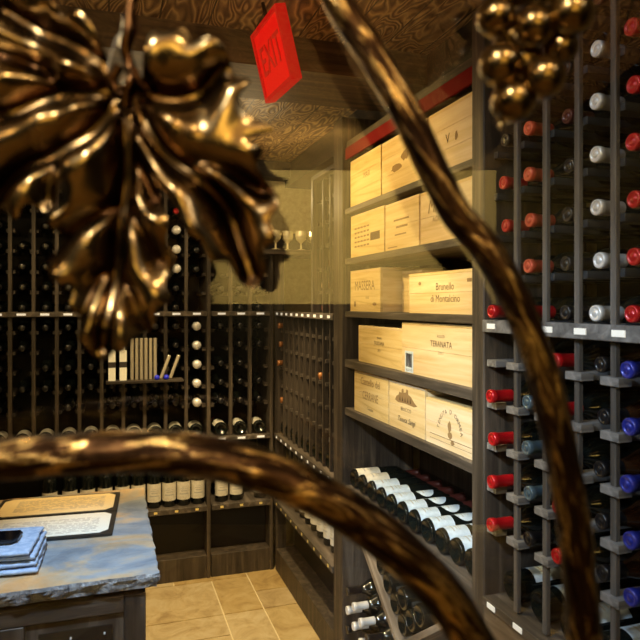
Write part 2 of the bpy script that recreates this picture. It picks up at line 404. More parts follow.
# ------------------------------------------------------------------ right-hand rack
def tagmesh(w, h, m=None):
    bm = bmesh.new(); box(bm, -.001, .001, -w/2, w/2, -h/2, h/2); me = bpy.data.meshes.new('tag'); bm.to_mesh(me); bm.free(); me.materials.append(m or M['tag']); return me
TAGX = tagmesh(.034, .013); DOT = tagmesh(.016, .012, M['tag']); GOLD = tagmesh(.014, .012, M['gold'])
LOWZ = [1.425-.107*k for k in range(5)]
UPZ = [1.530+.108*k for k in range(8)]
rr = empty('wine_rack', (WX-.02, 1.1, 0), 'tall open rack on the right holding red, white and blue capped bottles', 'wine rack')
def P(o, root):   # parent keeping world coordinates authored in place
    o.parent = root; o.matrix_parent_inverse = root.matrix_basis.inverted() if False else Matrix.Translation(-Vector(root.location)); return o
def pb(root, name, x0, x1, y0, y1, z0, z1, m, bevel=.0015):
    cx, cy, cz = (x0+x1)/2, (y0+y1)/2, (z0+z1)/2
    bm = bmesh.new(); box(bm, x0-cx, x1-cx, y0-cy, y1-cy, z0-cz, z1-cz)
    o = obj(name, bm, m, bevel=bevel, seg=1); o.location = (cx, cy, cz); return P(o, root)
YR = [1.44, 1.329, 1.22, 1.115, 1.012, .907, .802]
for i, y in enumerate(YR[1:], 1):
    pb(rr, 'upright', .938, .950, y-.0075, y+.0075, .80, 1.475, M['upr'])
    pb(rr, 'upright', .938, .950, y-.0075, y+.0075, 1.505, 2.31, M['upr'])
part_low = lambda z: z < 1.5
for i, y in enumerate(YR):
    for z in LOWZ+UPZ:
        w = .018
        y0, y1 = (y-w, y+w) if i else (y-.018, y-.001)
        if i == len(YR)-1: y0 = y-.0095
        bm = bmesh.new(); lo = part_low(z)
        box(bm, .9505-1, .215, y0-y, y1-y, -.0355, -.0185)
        if lo: box(bm, .929-1, .962-1, -.0245 if i else -.043, .0245 if i and i < len(YR)-1 else -.002, -.0356, -.0184)
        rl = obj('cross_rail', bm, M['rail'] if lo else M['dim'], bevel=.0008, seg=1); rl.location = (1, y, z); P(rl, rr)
pb(rr, 'label_rail', .915, .9495, .79, 1.438, 1.478, 1.5095, M['rail'])
pb(rr, 'back_board', 1.277, 1.290, .79, 1.438, .02, 2.33, M['inner'])
pb(rr, 'side_panel', .93, 1.235, .765, .79, .02, 2.33, M['post'])
pb(rr, 'top_board', .93, 1.235, .79, 1.438, 2.312, 2.33, M['rack_y'])
pb(rr, 'display_shelf', .915, 1.235, .79, 1.438, .775, .797, M['shelf'])
pb(rr, 'apron', .920, .940, .79, 1.438, .66, .774, M['bin'])
pb(rr, 'lower_panel', 1.0, 1.02, .79, 1.438, .02, .774, M['rack'])
for i in range(6):
    yc = (YR[i]+YR[i+1])/2
    for z, xx in ((1.494, .9138), (.786, .9138)):
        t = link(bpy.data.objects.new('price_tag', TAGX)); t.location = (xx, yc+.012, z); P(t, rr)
pick = {}
colname = ['leftmost column', 'second column', 'third column', 'fourth column', 'fifth column', 'nearest column']
capname = {'f_red': 'red', 'f_coral': 'coral red', 'f_white': 'white', 'f_blue': 'blue', 'f_grey': 'blue-grey', 'f_black': 'black', 'f_brown': 'dark red', 'f_gold': 'bronze'}
up = {0: {0: 'f_red', 1: 'f_brown', 2: 'f_red', 3: 'f_red', 4: 'f_black', 5: 'f_brown', 6: 'f_black'},
      1: {0: 'f_red', 1: 'f_coral', 2: 'f_coral', 3: 'f_coral', 4: 'f_coral', 5: 'f_brown', 6: 'f_brown'},
      2: {0: 'f_black', 1: 'f_black', 2: 'f_black', 3: 'f_black', 4: 'f_brown', 5: 'f_black', 6: 'f_black'},
      3: {0: 'f_white', 1: 'f_white', 2: 'f_white', 3: 'f_white', 4: 'f_white', 5: 'f_white', 6: 'f_brown'},
      4: {0: 'f_red', 1: 'f_red', 2: 'f_red', 3: 'f_red', 4: 'f_red', 5: 'f_red', 6: 'f_red'}}
low = {0: {0: None, 1: 'f_red', 2: 'f_red', 3: 'f_red', 4: 'f_red'},
       1: {0: 'f_black', 1: 'f_grey', 2: 'f_grey', 3: 'f_grey', 4: 'f_black'},
       2: {0: 'f_red', 1: 'f_red', 2: 'f_brown', 3: 'f_red', 4: 'f_red'},
       3: {0: 'f_black', 1: 'f_black', 2: 'f_black', 3: 'f_black', 4: 'f_black'},
       4: {0: 'f_blue', 1: 'f_blue', 2: 'f_blue', 3: 'f_blue', 4: 'f_blue'}}
tipx = {'u': [.945, .938, .955, .945, .935], 'l': [.905, .93, .925, .955, .925]}
protos = {}
def rackbottle(cap, loc, rot, label, group, kind='d', lab=None, extra=None, name='wine_bottle'):
    key = (cap, kind, lab.name if lab else None, extra.name if extra else None)
    if key not in protos: protos[key] = o = full_bottle(cap, kind, lab, extra)
    else: o = dup(protos[key])
    o.location = loc; o.rotation_euler = rot; tag(o, label, 'bottle', group); return o
for part, dct, zs, word in (('u', up, UPZ, 'above'), ('l', low, LOWZ, 'below')):
    for c in range(5):
        yc = (YR[c]+YR[c+1])/2
        for k, z in enumerate(zs[:7]):
            cap = dct[c].get(k)
            if not cap: continue
            dx = R.uniform(-.006, .006)
            if part == 'u' and c == 0 and k == 0: dx = -.04
            rackbottle(cap, (tipx[part][c]+dx+.302, yc, z+.0012), TOX,
                       f'{capname[cap]}-capped bottle in right rack, {colname[c]}, {ORD[k+1]} row {word} the tag rail', 'bottles lying in the right rack', 'b' if c == 3 and part == 'l' else 'd')
# tilted display bottles on the lower shelf of the right rack
LBL = label_mesh(M['label_w'], .045, .135, 1.15, centre=0)
LBC = label_mesh(M['label'], .045, .135, 1.15, centre=0)
LBW = label_mesh(M['label_w'], .05, .14, 1.1, centre=PI)
for c in range(5):
    yc = (YR[c]+YR[c+1])/2
    o = rackbottle('f_black', (.965, yc, .797+.039), (0, math.radians(90), 0), f'white-labelled bottle lying on the bottom shelf of right rack, {colname[c]}', 'display bottles under the right rack', lab=LBW)

# ------------------------------------------------------------------ crate bay
cb = empty('shelving_bay', (WX-.02, 2.0, 0), 'dark timber shelving bay with five shelves of pine crates, between two open racks', 'shelving')
pb(cb, 'post', .922, 1.25, 1.442, 1.500, .0, 2.33, M['post'], .003)
pb(cb, 'post', .922, 1.25, 2.50, 2.61, .0, 2.33, M['rack'], .003)
pb(cb, 'back_board', 1.277, 1.290, 1.502, 2.498, .02, 2.29, M['innerpanel'])
SH = [(1.12, .030), (1.32, .032), (1.52, .024), (1.737, .024), (1.944, .022)]
for zt, th in SH:
    pb(cb, 'shelf', .932, 1.275, 1.502, 2.498, zt-th, zt, M['shelf'], .002)
pb(cb, 'display_shelf', .932, 1.275, 1.502, 2.498, .745, .797, M['shelf'], .002)
pb(cb, 'top_board', .94, 1.275, 1.502, 2.498, 2.20, 2.225, M['rack_y'])
pb(cb, 'red_glow_strip', .934, .945, 1.504, 2.496, 2.150, 2.197, M['red'])  # red strip standing in for a red glow above the crates
pb(cb, 'plinth', .95, 1.2, 1.502, 2.498, .0, .03, M['rack_y'])
# crossed diagonal bin
def diag(y0, z0, y1, z1, name='bin_divider'):
    L_ = math.hypot(y1-y0, z1-z0); bm = bmesh.new(); box(bm, -.145, .145, -L_/2, L_/2, -.010, .010)
    o = obj(name, bm, M['bin'], bevel=.001, seg=1); o.location = (1.085, (y0+y1)/2, (z0+z1)/2)
    o.rotation_euler = (math.atan2(z1-z0, y1-y0), 0, 0); P(o, cb); return o
VY, VZ = 2.002, .375
diag(VY+.012, VZ+.008, 2.492, .725); diag(VY-.012, VZ+.008, 1.512, .725)
diag(VY+.012, VZ-.008, 2.492, .05); diag(VY-.012, VZ-.008, 1.512, .05)
# bottles in the bin
LBin = label_mesh(M['label_w'], .022, .115, 1.3, centre=PI)
def hexb(y, z, label, neck, cap='f_black', lab=LBin):
    if neck: rackbottle(cap, (1.225, y, z), (0, -PI/2, 0), label, 'bottles piled in the diagonal bin', lab=None)
    else: rackbottle('f_black', (.955, y, z), BASEX, label, 'bottles piled in the diagonal bin', lab=lab)
sl = math.atan2(.725-.383, 2.492-2.014)
cs, sn_ = math.cos(sl), math.sin(sl)
y0, z0 = VY, VZ+.01+(.0385+.011)/cs
hexb(y0, z0, 'labelled bottle with base facing out, lowest in the upper wedge of the bin', False)
hexb(y0-.077*cs, z0+.077*sn_, 'labelled bottle on the near slope of the upper bin wedge', False)
hexb(y0+.077*cs, z0+.077*sn_, 'white-labelled bottle just above the lowest on the far slope of bin', False)
hexb(y0, z0+2*.077*sn_, 'dark bottle resting on three others in the upper wedge of the bin', False, lab=None)
hexb(y0+2*.077*cs, z0+2*.077*sn_, 'dark bottle second from bottom along far slope of the bin', False, lab=None)
hexb(y0-2*.077*cs, z0+2*.077*sn_, 'dark bottle highest on near slope of the bin wedge', False, lab=None)
hexb(y0+3*.077*cs, z0+3*.077*sn_, 'dark bottle highest on far slope of the bin wedge', False, lab=None)
q = 0
for (yy, zz, cp) in ((2.452, 0.140, 'f_white'), (2.382, 0.186, 'f_black'), (2.312, 0.234, 'f_white'), (2.452, 0.218, 'f_black'), (2.382, 0.264, 'f_white'), (2.312, 0.312, 'f_white'), (2.452, 0.296, 'f_white'), (2.242, 0.283, 'f_black'), (2.382, 0.342, 'f_white'), (2.452, 0.374, 'f_black')):
    q += 1
    ci = round((2.452-yy)/.07); ki = round((zz-(.14, .186, .234, .283)[ci])/.078)
    where = ('against the far post', 'in second pile out', 'in third pile out', 'in innermost pile')[ci]
    how = ('lowest', 'second from bottom', 'third from bottom', 'fourth from bottom')[ki]
    hexb(yy, zz, f'{capname[cp]}-capped bottle neck-out in far bin wedge, {how} {where}', True, cp)
# display bottles on the shelf, base outwards
LA = label_mesh(M['label'], .014, .112, 1.35, centre=PI); LA.name = 'cream_label'
LAW = label_mesh(M['label_w'], .014, .112, 1.35, centre=PI); LAW.name = 'white_label'
LB = label_mesh(M['label_w'], .014, .088, 1.25, centre=PI); LB.name = 'small_white_label'
LS = label_mesh(M['label_w'], .106, .172, .85, centre=PI, round_=True, marks=True); LS.name = 'oval_label'
dy = [2.445, 2.355, 2.263, 2.171, 2.082, 1.992, 1.902, 1.810, 1.718, 1.632, 1.547]
for i, y in enumerate(dy):
    if i < 4: lab, ex, kd = (LA if i < 2 else LAW), None, 'one large pale label'
    else: lab, ex, kd = LB, LS, 'square label and oval shoulder label'
    rackbottle('f_brown', (.947, y, .797+.0386), (0, PI/2, R.uniform(-.02, .02)),
               f'bottle with {kd} lying under crates, {ORD[i+1]} from far post', 'display bottles on the shelf under the crates', lab=lab, extra=ex)

# ------------------------------------------------------------------ wine crates
def txt(root, s, size, yc, zc, m='crateink', x=.9, shear=0, name='printed_lettering', sx=1, spacing=1.0, rot=0):
    me = text_mesh(s, size, shear=shear, spacing=spacing); me.materials.clear(); me.materials.append(M[m])
    o = bpy.data.objects.new(name, me); COL.objects.link(o)
    o.parent = root; o.matrix_local = Matrix.Translation((x, yc, zc)) @ AISLE @ Matrix.Rotation(rot, 4, 'Z') @ Matrix.Diagonal((sx, 1, 1, 1)); return o
def marks(root, polys, m='crateink', x=-.0006, name='printed_emblem'):
    """flat printed shapes given in (across, up) coordinates on the crate front"""
    bm = bmesh.new()
    for pl in polys:
        vs = [bm.verts.new((x, -a, b)) for a, b in pl]
        try: bm.faces.new(vs)
        except ValueError: pass
    o = obj(name, bm, M[m], root); return o
def crate(y0, y1, z0, z1, label, pm, xf=.947, d=.26, lid=True, side=True):
    """y0 < y1; front face at xf, looking at -X"""
    w, h = y1-y0, z1-z0; root = empty('wine_crate', (xf, (y0+y1)/2, z0), label, 'crate', 'pine wine crates on the shelves')
    t = .011
    bm = bmesh.new(); n = max(2, round(h/.075))
    for k in range(n):     # front boards with a hair seam
        box(bm, 0, t, -w/2, w/2, h*k/n+.0003, h*(k+1)/n-.0003-(.009 if k == n-1 and lid else 0))
    bmesh.ops.bevel(bm, geom=list(bm.edges), offset=.0007, segments=1, affect='EDGES')
    fo = obj('front_board', bm, PINES[pm], root)
    bm = bmesh.new()
    for s in (-1, 1): box(bm, t, d, s*w/2-(t if s > 0 else 0), s*w/2+(t if s < 0 else 0), .001, h-.010)
    obj('side_board', bm, PINES[(pm+1) % 4], root)
    bm = bmesh.new(); box(bm, t, d-t, -w/2+t, w/2-t, .001, .01); box(bm, d-t, d, -w/2+t, w/2-t, .001, h-.010); obj('bottom_and_back', bm, PINES[pm], root)
    bm = bmesh.new(); box(bm, 0, d, -w/2, w/2, h-.009, h); bmesh.ops.bevel(bm, geom=list(bm.edges), offset=.001, segments=1, affect='EDGES'); obj('lid', bm, PINES[(pm+2) % 4], root)
    return root
E = -.0008
def blob(cx, cy, rx, ry, n=14, jag=.0, seed=0):
    r = random.Random(seed); return [(cx+rx*math.cos(2*PI*k/n)*(1+r.uniform(-jag, jag)), cy+ry*math.sin(2*PI*k/n)*(1+r.uniform(-jag, jag))) for k in range(n)]
# bottom crate shelf
g = 1.12
c = crate(2.095, 2.425, g, g+.165, 'golden pine crate with two-line printed title, far end of lowest crate shelf', 0)
txt(c, 'Castello del', .040, 0, .115, x=E, m='crateink2'); txt(c, 'CERRANE', .044, 0, .060, x=E, m='crateink2', sx=.8); txt(c, 'Toscana', .016, 0, .022, x=E)
c = crate(1.815, 2.085, g, g+.163, 'pine crate printed with a hilltop building drawing, middle of lowest crate shelf', 1)
hill = [(-.085, .098), (-.075, .112), (-.058, .118), (-.05, .130), (-.035, .127), (-.03, .142), (-.018, .142), (-.016, .130), (.0, .133), (.004, .144), (.016, .143), (.018, .128), (.04, .122), (.06, .108), (.085, .098), (.06, .092), (0, .095), (-.06, .092)]
marks(c, [hill], 'crateink2'); marks(c, [[(a+.0, b) for a, b in ((-.05+.02*k, .100), (-.045+.02*k, .118), (-.040+.02*k, .100))] for k in range(5)], x=-.0011)
txt(c, 'BRICCO', .018, 0, .068, x=E, spacing=1.3); txt(c, 'Tenuta Sangi', .026, 0, .030, x=E, shear=.5)
c = crate(1.512, 1.808, g, g+.138, 'pale pine crate with an arched title over a small emblem, nearest on lowest crate shelf', 3)
s_ = 'TENUTA D ORMEA'
for i, ch in enumerate(s_):
    if ch == ' ': continue
    a = math.radians(78-156*i/(len(s_)-1)) * 1
    th = PI/2+a
    txt(c, ch, .019, -(.062*math.cos(th)), .046+.062*math.sin(th), x=E, rot=a)
marks(c, [blob(0, .070, .010, .016, 12, .2, 3), blob(.002, .044, .012, .010, 12, .3, 5), blob(.016, .026, .011, .007, 10, .3, 6)], 'crateink2')
marks(c, [[(-.12, .0315), (.12, .0315), (.12, .033), (-.12, .033)], [(-.12, .018), (.12, .018), (.12, .019), (-.12, .019)]])
# second crate shelf
g = 1.32
c = crate(1.99, 2.405, g, g+.145, 'low golden pine crate with small centred print, behind the barcoded crate', 0, xf=.957, d=.25)
c['label'] = 'low golden pine crate left of the crate with a white barcode sticker'
txt(c, 'TENUTA', .012, 0, .098, x=E); txt(c, 'TOSCANA', .020, 0, .076, x=E); txt(c, '2010', .013, 0, .052, x=E)
c = crate(1.512, 1.981, g, g+.170, 'largest pale pine crate, carrying a white barcode sticker on its lower corner', 2)
txt(c, 'ROSSO', .013, -.035, .128, x=E, spacing=1.2); txt(c, 'TERANATA', .026, -.035, .100, x=E); txt(c, '2011', .013, -.035, .078, x=E, spacing=1.3)
marks(c, [[(-.210, .003), (-.148, .003), (-.148, .074), (-.210, .074)]], 'label_w', x=-.0008, name='barcode_sticker')
rb = random.Random(3); bars = []; a = -.202
while a < -.157:
    w_ = rb.choice((.0008, .0012, .002)); bars.append([(a, .020), (a+w_, .020), (a+w_, .066), (a, .066)]); a += w_+rb.choice((.0008, .0013))
marks(c, bars, 'ink', x=-.0014, name='barcode'); txt(c, '8 0214 7', .012, .179, .007, x=-.0014, m='ink')
# third crate shelf
g = 1.52
c = crate(2.165, 2.47, g, g+.165, 'golden pine crate with large faded title, far end of the middle crate shelf', 0)
txt(c, 'MASSERA', .052, .0, .085, x=E, m='crateink2', sx=.95); txt(c, 'vino', .02, -.03, .05, x=E, m='crateink2'); marks(c, [blob(-.1, .03, .012, .012), blob(.1, .03, .02, .006)], 'crateink2')
crate(1.995, 2.155, g, g+.15, 'narrow pine crate pushed back in shadow on the middle crate shelf', 1, xf=1.03, d=.19)
c = crate(1.512, 1.925, g, g+.128, 'pine crate titled in two lines, near end of the middle crate shelf', 2)
txt(c, 'Brunello', .032, -.03, .072, x=E); txt(c, 'di Montalcino', .032, -.03, .036, x=E); marks(c, [[(.155, .092), (.18, .092), (.18, .102), (.155, .102)], blob(-.13, .095, .01, .006)], 'crateink2')
# fourth
g = 1.737
c = crate(2.13, 2.465, g, g+.172, 'pine crate printed with rows of small lines and a dark stamp, fourth shelf up', 0)
marks(c, [[(-.125+.032*i, .04+.018*j), (-.101+.032*i, .04+.018*j), (-.101+.032*i, .047+.018*j), (-.125+.032*i, .047+.018*j)] for i in range(5) for j in range(5)], 'crateink2')
marks(c, [[(.04, .055), (.13, .055), (.13, .085), (.04, .085)]], 'crateink')
c = crate(1.855, 2.12, g, g+.168, 'deep yellow pine crate with three faint printed lines, middle of fourth shelf', 1)
marks(c, [[(-.06, .1), (.06, .1), (.06, .106), (-.06, .106)], [(-.04, .075), (.05, .075), (.05, .082), (-.04, .082)], [(-.05, .05), (.04, .05), (.04, .055), (-.05, .055)], [(-.11, .01), (-.03, .01), (-.03, .014), (-.11, .014)]], 'crateink2')
c = crate(1.512, 1.845, g, g+.166, 'pine crate with slanting capital title, near end of fourth shelf', 2)
txt(c, 'MASI', .058, .055, .095, x=E, m='crateink2', shear=.3); txt(c, 'AGRICOLA', .022, .03, .065, x=E, m='crateink2')
# top
g = 1.944
c = crate(2.16, 2.47, g, g+.192, 'golden pine crate with faint print low on its front, far end of top shelf', 0)
txt(c, 'MASI', .03, -.02, .10, x=E, m='crateink2')
c = crate(1.80, 2.15, g, g+.190, 'wide golden pine crate with a faint emblem, middle of the top shelf', 1)
marks(c, [blob(.02, .11, .03, .018, 16, .3, 4), blob(-.05, .08, .05, .012, 16, .3, 8)], 'crateink2')
c = crate(1.512, 1.79, g, g+.190, 'pale pine crate with one small mark, near end of the top shelf', 3)
txt(c, 'V', .04, .02, .08, x=E, m='crateink'); marks(c, [blob(.03, .09, .008, .014, 12, .2, 2)], 'crateink2')

# ------------------------------------------------------------------ corner side rack (same wall, beyond the crates)
sr = empty('wine_rack', (WX-.02, 3.1, 0), 'narrow slotted wine rack on the right wall between the corner and the crates', 'wine rack')
SP = (3.62-2.61)/10
YS = [2.61+SP*k for k in range(11)]
for k in range(1, 10):
    pb(sr, 'upright', .940, .968, YS[k]-.0075, YS[k]+.0075, .80, 1.478, M['rack'], 0)
for k in range(1, 3):
    pb(sr, 'upright', .940, .968, YS[k]-.0075, YS[k]+.0075, 1.505, 2.13, M['rack'], 0)
LZ = [1.425-.107*k for k in range(6)]
UZ = [1.53+.108*k for k in range(6)]
for k in range(0, 11):
    for z in LZ[:5]:
        a, b = (YS[k]-.020 if k else YS[k]), (YS[k]+.020 if k < 10 else YS[k])
        pb(sr, 'cross_rail', .950, 1.21, a, b, z-.041, z-.0252, M['shelf'], 0)
for k in range(0, 4):
    for z in UZ:
        a, b = (YS[k]-.020 if k else YS[k]), (YS[k]+.020 if k < 3 else YS[k])
        pb(sr, 'cross_rail', .950, 1.21, a, b, z-.041, z-.0252, M['shelf'], 0)
pb(sr, 'label_rail', .918, .9495, 2.612, 3.64, 1.480, 1.508, M['shelf'])
pb(sr, 'post', .925, .985, 2.915, 2.945, 1.51, 2.16, M['rack'])
pb(sr, 'top_board',   .925, 1.22, 2.612, 2.945, 2.14, 2.16, M['rack_y'])
pb(sr, 'back_board', 1.277, 1.290, 2.612, 3.64, .02, 1.478, M['inner'])
pb(sr, 'upper_back_board', 1.277, 1.290, 2.612, 2.945, 1.51, 2.16, M['innerpanel'])
pb(sr, 'display_shelf', .915, 1.275, 2.612, 3.64, .772, .797, M['shelf'])
pb(sr, 'lower_shelf', .915, 1.275, 2.612, 3.64, .385, .414, M['shelf'])
pb(sr, 'lower_panel', 1.04, 1.06, 2.612, 3.64, .12, .383, M['inner'])
pb(sr, 'plinth', .925, 1.06, 2.612, 3.64, .0, .125, M['post'])
pb(sr, 'post', .925, .985, 3.62, 3.66, .126, 1.478, M['rack'])
for k in range(10):
    yc = YS[k]+SP/2
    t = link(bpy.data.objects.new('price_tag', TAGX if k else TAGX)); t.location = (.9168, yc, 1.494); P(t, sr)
    t = link(bpy.data.objects.new('price_tag', DOT)); t.location = (.9138, yc, .785); P(t, sr)
    t = link(bpy.data.objects.new('brass_button', GOLD)); t.location = (.9138, yc, .400); P(t, sr)
sprot = {}
def simple_bottle(cap, loc, rot, label, group):
    o = link(bpy.data.objects.new('wine_bottle', ME_SIMPLE[cap])); o.location = loc; o.rotation_euler = rot; tag(o, label, 'bottle', group); return o
rs = random.Random(21)
side_caps = {(9, 0): 'f_gold', (9, 2): 'f_gold', (9, 4): 'f_gold', (9, 1): 'f_gold', (7, 1): 'f_red', (2, 2): 'f_gold'}
for k in range(10):
    for j, z in enumerate(LZ[:5]):
        cap = side_caps.get((k, j), 'f_brown' if rs.random() < .2 else 'f_black')
        if (k, j) not in side_caps and rs.random() > .55: continue
        simple_bottle(cap, (.95+rs.uniform(0, .02)+.30-(.03 if cap == 'f_gold' else 0), YS[k]+SP/2, z), TOX, f'{capname[cap]}-capped bottle in narrow side rack, {ORD[10-k]} column from corner, {ORD[j+1]} row below tags', 'bottles lying in the narrow side rack')
for k in range(3):
    for j, z in enumerate(UZ[:5]):
        if rs.random() > (.9 if j == 0 else .5): continue
        cap = 'f_red' if j == 0 else rs.choice(('f_black', 'f_gold', 'f_black'))
        simple_bottle(cap, (.955+rs.uniform(0, .015)+.30, YS[k]+SP/2, z), TOX, f'{capname[cap]}-capped bottle in narrow side rack, {ORD[k+1]} column beyond crates, {ORD[j+1]} row above tags', 'bottles lying in the narrow side rack')
LST = label_mesh(M['label'], .035, .135, 1.5, centre=PI); LST.name = 'side_label'
LBK = label_mesh(M['label'], .035, .135, 1.5, centre=-PI/2); LBK.name = 'front_label'
for k in range(10):
    rackbottle('f_black', (1.0, YS[k]+SP/2, .4146), (0, 0, 0), f'upright cream-labelled bottle on side rack low shelf, {ORD[10-k]} from the corner', 'bottles standing on the low shelf of the side rack', lab=LST)
for k in range(0, 10):
    rackbottle('f_black', (.947, YS[k]+SP/2, .797+.0386), (0, PI/2, 0), f'bottle lying base-out on side rack display shelf, {ORD[10-k]} from the corner', 'display bottles of the side rack', lab=LAW if k % 4 == 0 else None)

# ------------------------------------------------------------------ back wall racks
FYB = 3.65
def back_unit(label, xs, ztop, nup, loc):
    u = empty('wine_rack', loc, label, 'wine rack')
    x0, x1 = xs[0], xs[-1]; sp = xs[1]-xs[0]; nr = 0
    for x in xs[1:-1]:
        pb(u, 'upright', x-.009, x+.009, FYB, FYB+.03, .80, 1.480, M['post'], 0)
        pb(u, 'upright', x-.009, x+.009, FYB, FYB+.03, 1.508, ztop, M['post'], 0)
    extra = bmesh.new()
    for z in LZ[:5]+[1.53+.108*k for k in range(0, nup)]:
        for i, x in enumerate(xs):
            a, b = (x-.0215 if i else x), (x+.0215 if i < len(xs)-1 else x)
            if nr < 95: pb(u, 'cross_rail', a, b, FYB+.031, FYB+.26, z-.036, z-.0185, M['rack_y'], 0)
            else: box(extra, a, b, FYB+.031, FYB+.26, z-.036, z-.0185)
            nr += 1
    if nr > 95: P(tag(obj('cross_rails', extra, M['rack_y']), kind='stuff'), u)
    else: extra.free()
    pb(u, 'label_rail', x0, x1, FYB-.02, FYB+.03, 1.482, 1.508, M['shelf'])
    pb(u, 'back_board', x0, x1, 3.970, 3.982, .02, ztop, M['inner'])
    pb(u, 'top_board', x0, x1, FYB, 3.969, ztop, ztop+.02, M['rack_x'])
    pb(u, 'display_shelf', x0, x1, FYB-.03, 3.969, .772, .797, M['shelf'])
    pb(u, 'lower_shelf', x0, x1, FYB-.03, 3.969, .385, .414, M['shelf'])
    pb(u, 'lower_panel', x0, x1, FYB+.09, FYB+.105, .13, .383, M['inner'])
    pb(u, 'plinth', x0, x1, FYB-.01, FYB+.105, 0, .128, M['post'])
    pb(u, 'side_post', x1+.001, x1+.022, FYB-.015, 3.969, 0, ztop+.02, M['post'])
    return u
BP = .1125
XL = [.525-BP*k for k in range(12)][::-1]
XR = [.552+BP*k for k in range(4)]
bl = back_unit('long slotted wine rack across the back wall behind the stone table', XL, 2.28, 7, (XL[5], BY, 0))
br = back_unit('three-column wine rack on the back wall beside the corner post', XR, 1.82, 3, (XR[1], BY, 0))
TAGY = bpy.data.meshes.new('tagy')
bm = bmesh.new(); box(bm, -.022, .022, -.001, .001, -.006, .006); bm.to_mesh(TAGY); bm.free(); TAGY.materials.append(M['tag'])
GOLDY = bpy.data.meshes.new('goldy')
bm = bmesh.new(); box(bm, -.009, .009, -.001, .001, -.006, .006); bm.to_mesh(GOLDY); bm.free(); GOLDY.materials.append(M['gold'])
allc = [((XL[i]+XL[i+1])/2, bl, 11-i, 'long back rack', 'post gap') for i in range(11)]+[((XR[i]+XR[i+1])/2, br, 3-i, 'corner back rack', 'corner') for i in range(3)]
for x, u, c, nm, _ in allc:
    for z, mm, yy, nn in ((1.495, TAGY, FYB-.0212, 'price_tag'), (.785, TAGY, FYB-.0312, 'price_tag'), (.400, GOLDY, FYB-.0312, 'brass_button')):
        if nn == 'price_tag' and u is bl and c in (5, 6): continue
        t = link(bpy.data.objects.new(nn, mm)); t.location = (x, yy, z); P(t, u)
rq = random.Random(5)
for x, u, c, nm, _ in allc:
    short = 'long' if u is bl else 'corner'
    for j, z in enumerate(LZ[:5]):
        cap = 'f_white' if (u is bl and c == 1) else 'f_black'
        if cap == 'f_black' and rq.random() < .12: continue
        simple_bottle(cap, (x, FYB-.012+rq.uniform(0, .02)+.302-(.03 if cap == 'f_white' else 0), z), TOY,
                      f'{capname[cap]}-capped bottle, {short} back rack, {ORD[c]} column from right, {ORD[j+1]} row below tags', 'bottles lying in the back racks')
    for j in range(0, 6 if u is bl else 2):
        z = 1.53+.108*j
        cap = 'f_black'
        if u is bl and c == 2: cap = {5: 'f_red', 4: 'f_white', 3: 'f_white', 2: 'f_white'}.get(j, 'f_black')
        if u is bl and c == 6 and j == 5: cap = 'f_red'
        if cap == 'f_black' and rq.random() < .15: continue
        simple_bottle(cap, (x, FYB-.012+rq.uniform(0, .02)+.302-(.03 if cap == 'f_white' else 0), z), TOY,
                      f'{capname[cap]}-capped bottle, {short} back rack, {ORD[c]} column from right, {ORD[j+1]} row above tags', 'bottles lying in the back racks')
# display row: bases outwards, labels up
LTOP = label_mesh(M['label'], .03, .13, 1.2, centre=-PI/2); LTOP.name = 'top_label'
for x, u, c, nm, _ in allc:
    short = 'long' if u is bl else 'corner'
    o = rackbottle('f_red' if (u is br and c == 3) else 'f_black', (x, FYB-.012, .797+.0386), (-PI/2, 0, 0),
                   f'base-out bottle on {short} back rack display shelf, {ORD[c]} from its right end', 'display bottles of the back racks', lab=LTOP)
# standing bottles on the low shelf
low_x = []
for x, u, c, nm, _ in allc:
    if u is bl and c > 7: continue
    low_x.append((x, u, c))
k = 0
for i, x in enumerate([.845, .79, .703, .618, .483, .402, .322, .24, .155, .07, -.02, -.11, -.20, -.30]):
    if i == 1: continue
    k += 1
    rackbottle('f_black', (x, FYB+.045, .4146), (0, 0, 0), f'upright cream-labelled bottle on low shelf of back wall, {ORD[k]} from the corner', 'bottles standing on the low shelf of the back wall', lab=LBK)
# corner ledge with crystal glasses
cl = empty('corner_ledge', (1.0, 3.7, 1.84), 'dark ledge high in the corner carrying a row of sparkling glasses', 'ledge')
pb(cl, 'ledge_board', .575, 1.24, 3.62, 3.93, 1.842, 1.864, M['shelf'])
pb(cl, 'corner_post', .915, .985, 3.665, 3.72, 1.51, 1.841, M['rack'])
pb(cl, 'ledge_nosing', .575, 1.24, 3.60, 3.619, 1.838, 1.868, M['rack_x'])
pb(cl, 'ledge_back', .575, 1.24, 3.935, 3.95, 1.842, 2.0, M['inner'])
bm = bmesh.new()
seg = 12; prof = [(.028, 0), (.031, .004), (.03, .008), (.006, .014), (.005, .045), (.012, .052), (.030, .068), (.035, .09), (.033, .118)]
lathe(bm, prof, seg, cap=False); bmesh.ops.recalc_face_normals(bm, faces=bm.faces)
me = bpy.data.meshes.new('goblet'); bm.to_mesh(me); bm.free(); me.materials.append(M['crystal'])
for p in me.polygons: p.use_smooth = False
for i in range(8):
    o = link(bpy.data.objects.new('crystal_goblet', me)); o.location = (.62+.078*i, 3.66+.02*(i % 2), 1.8645); o.rotation_euler = (0, 0, i*.4)
    tag(o, f'sparkling cut-glass goblet on the high corner ledge, {ORD[i+1]} from the left', 'glass', 'goblets on the corner ledge')
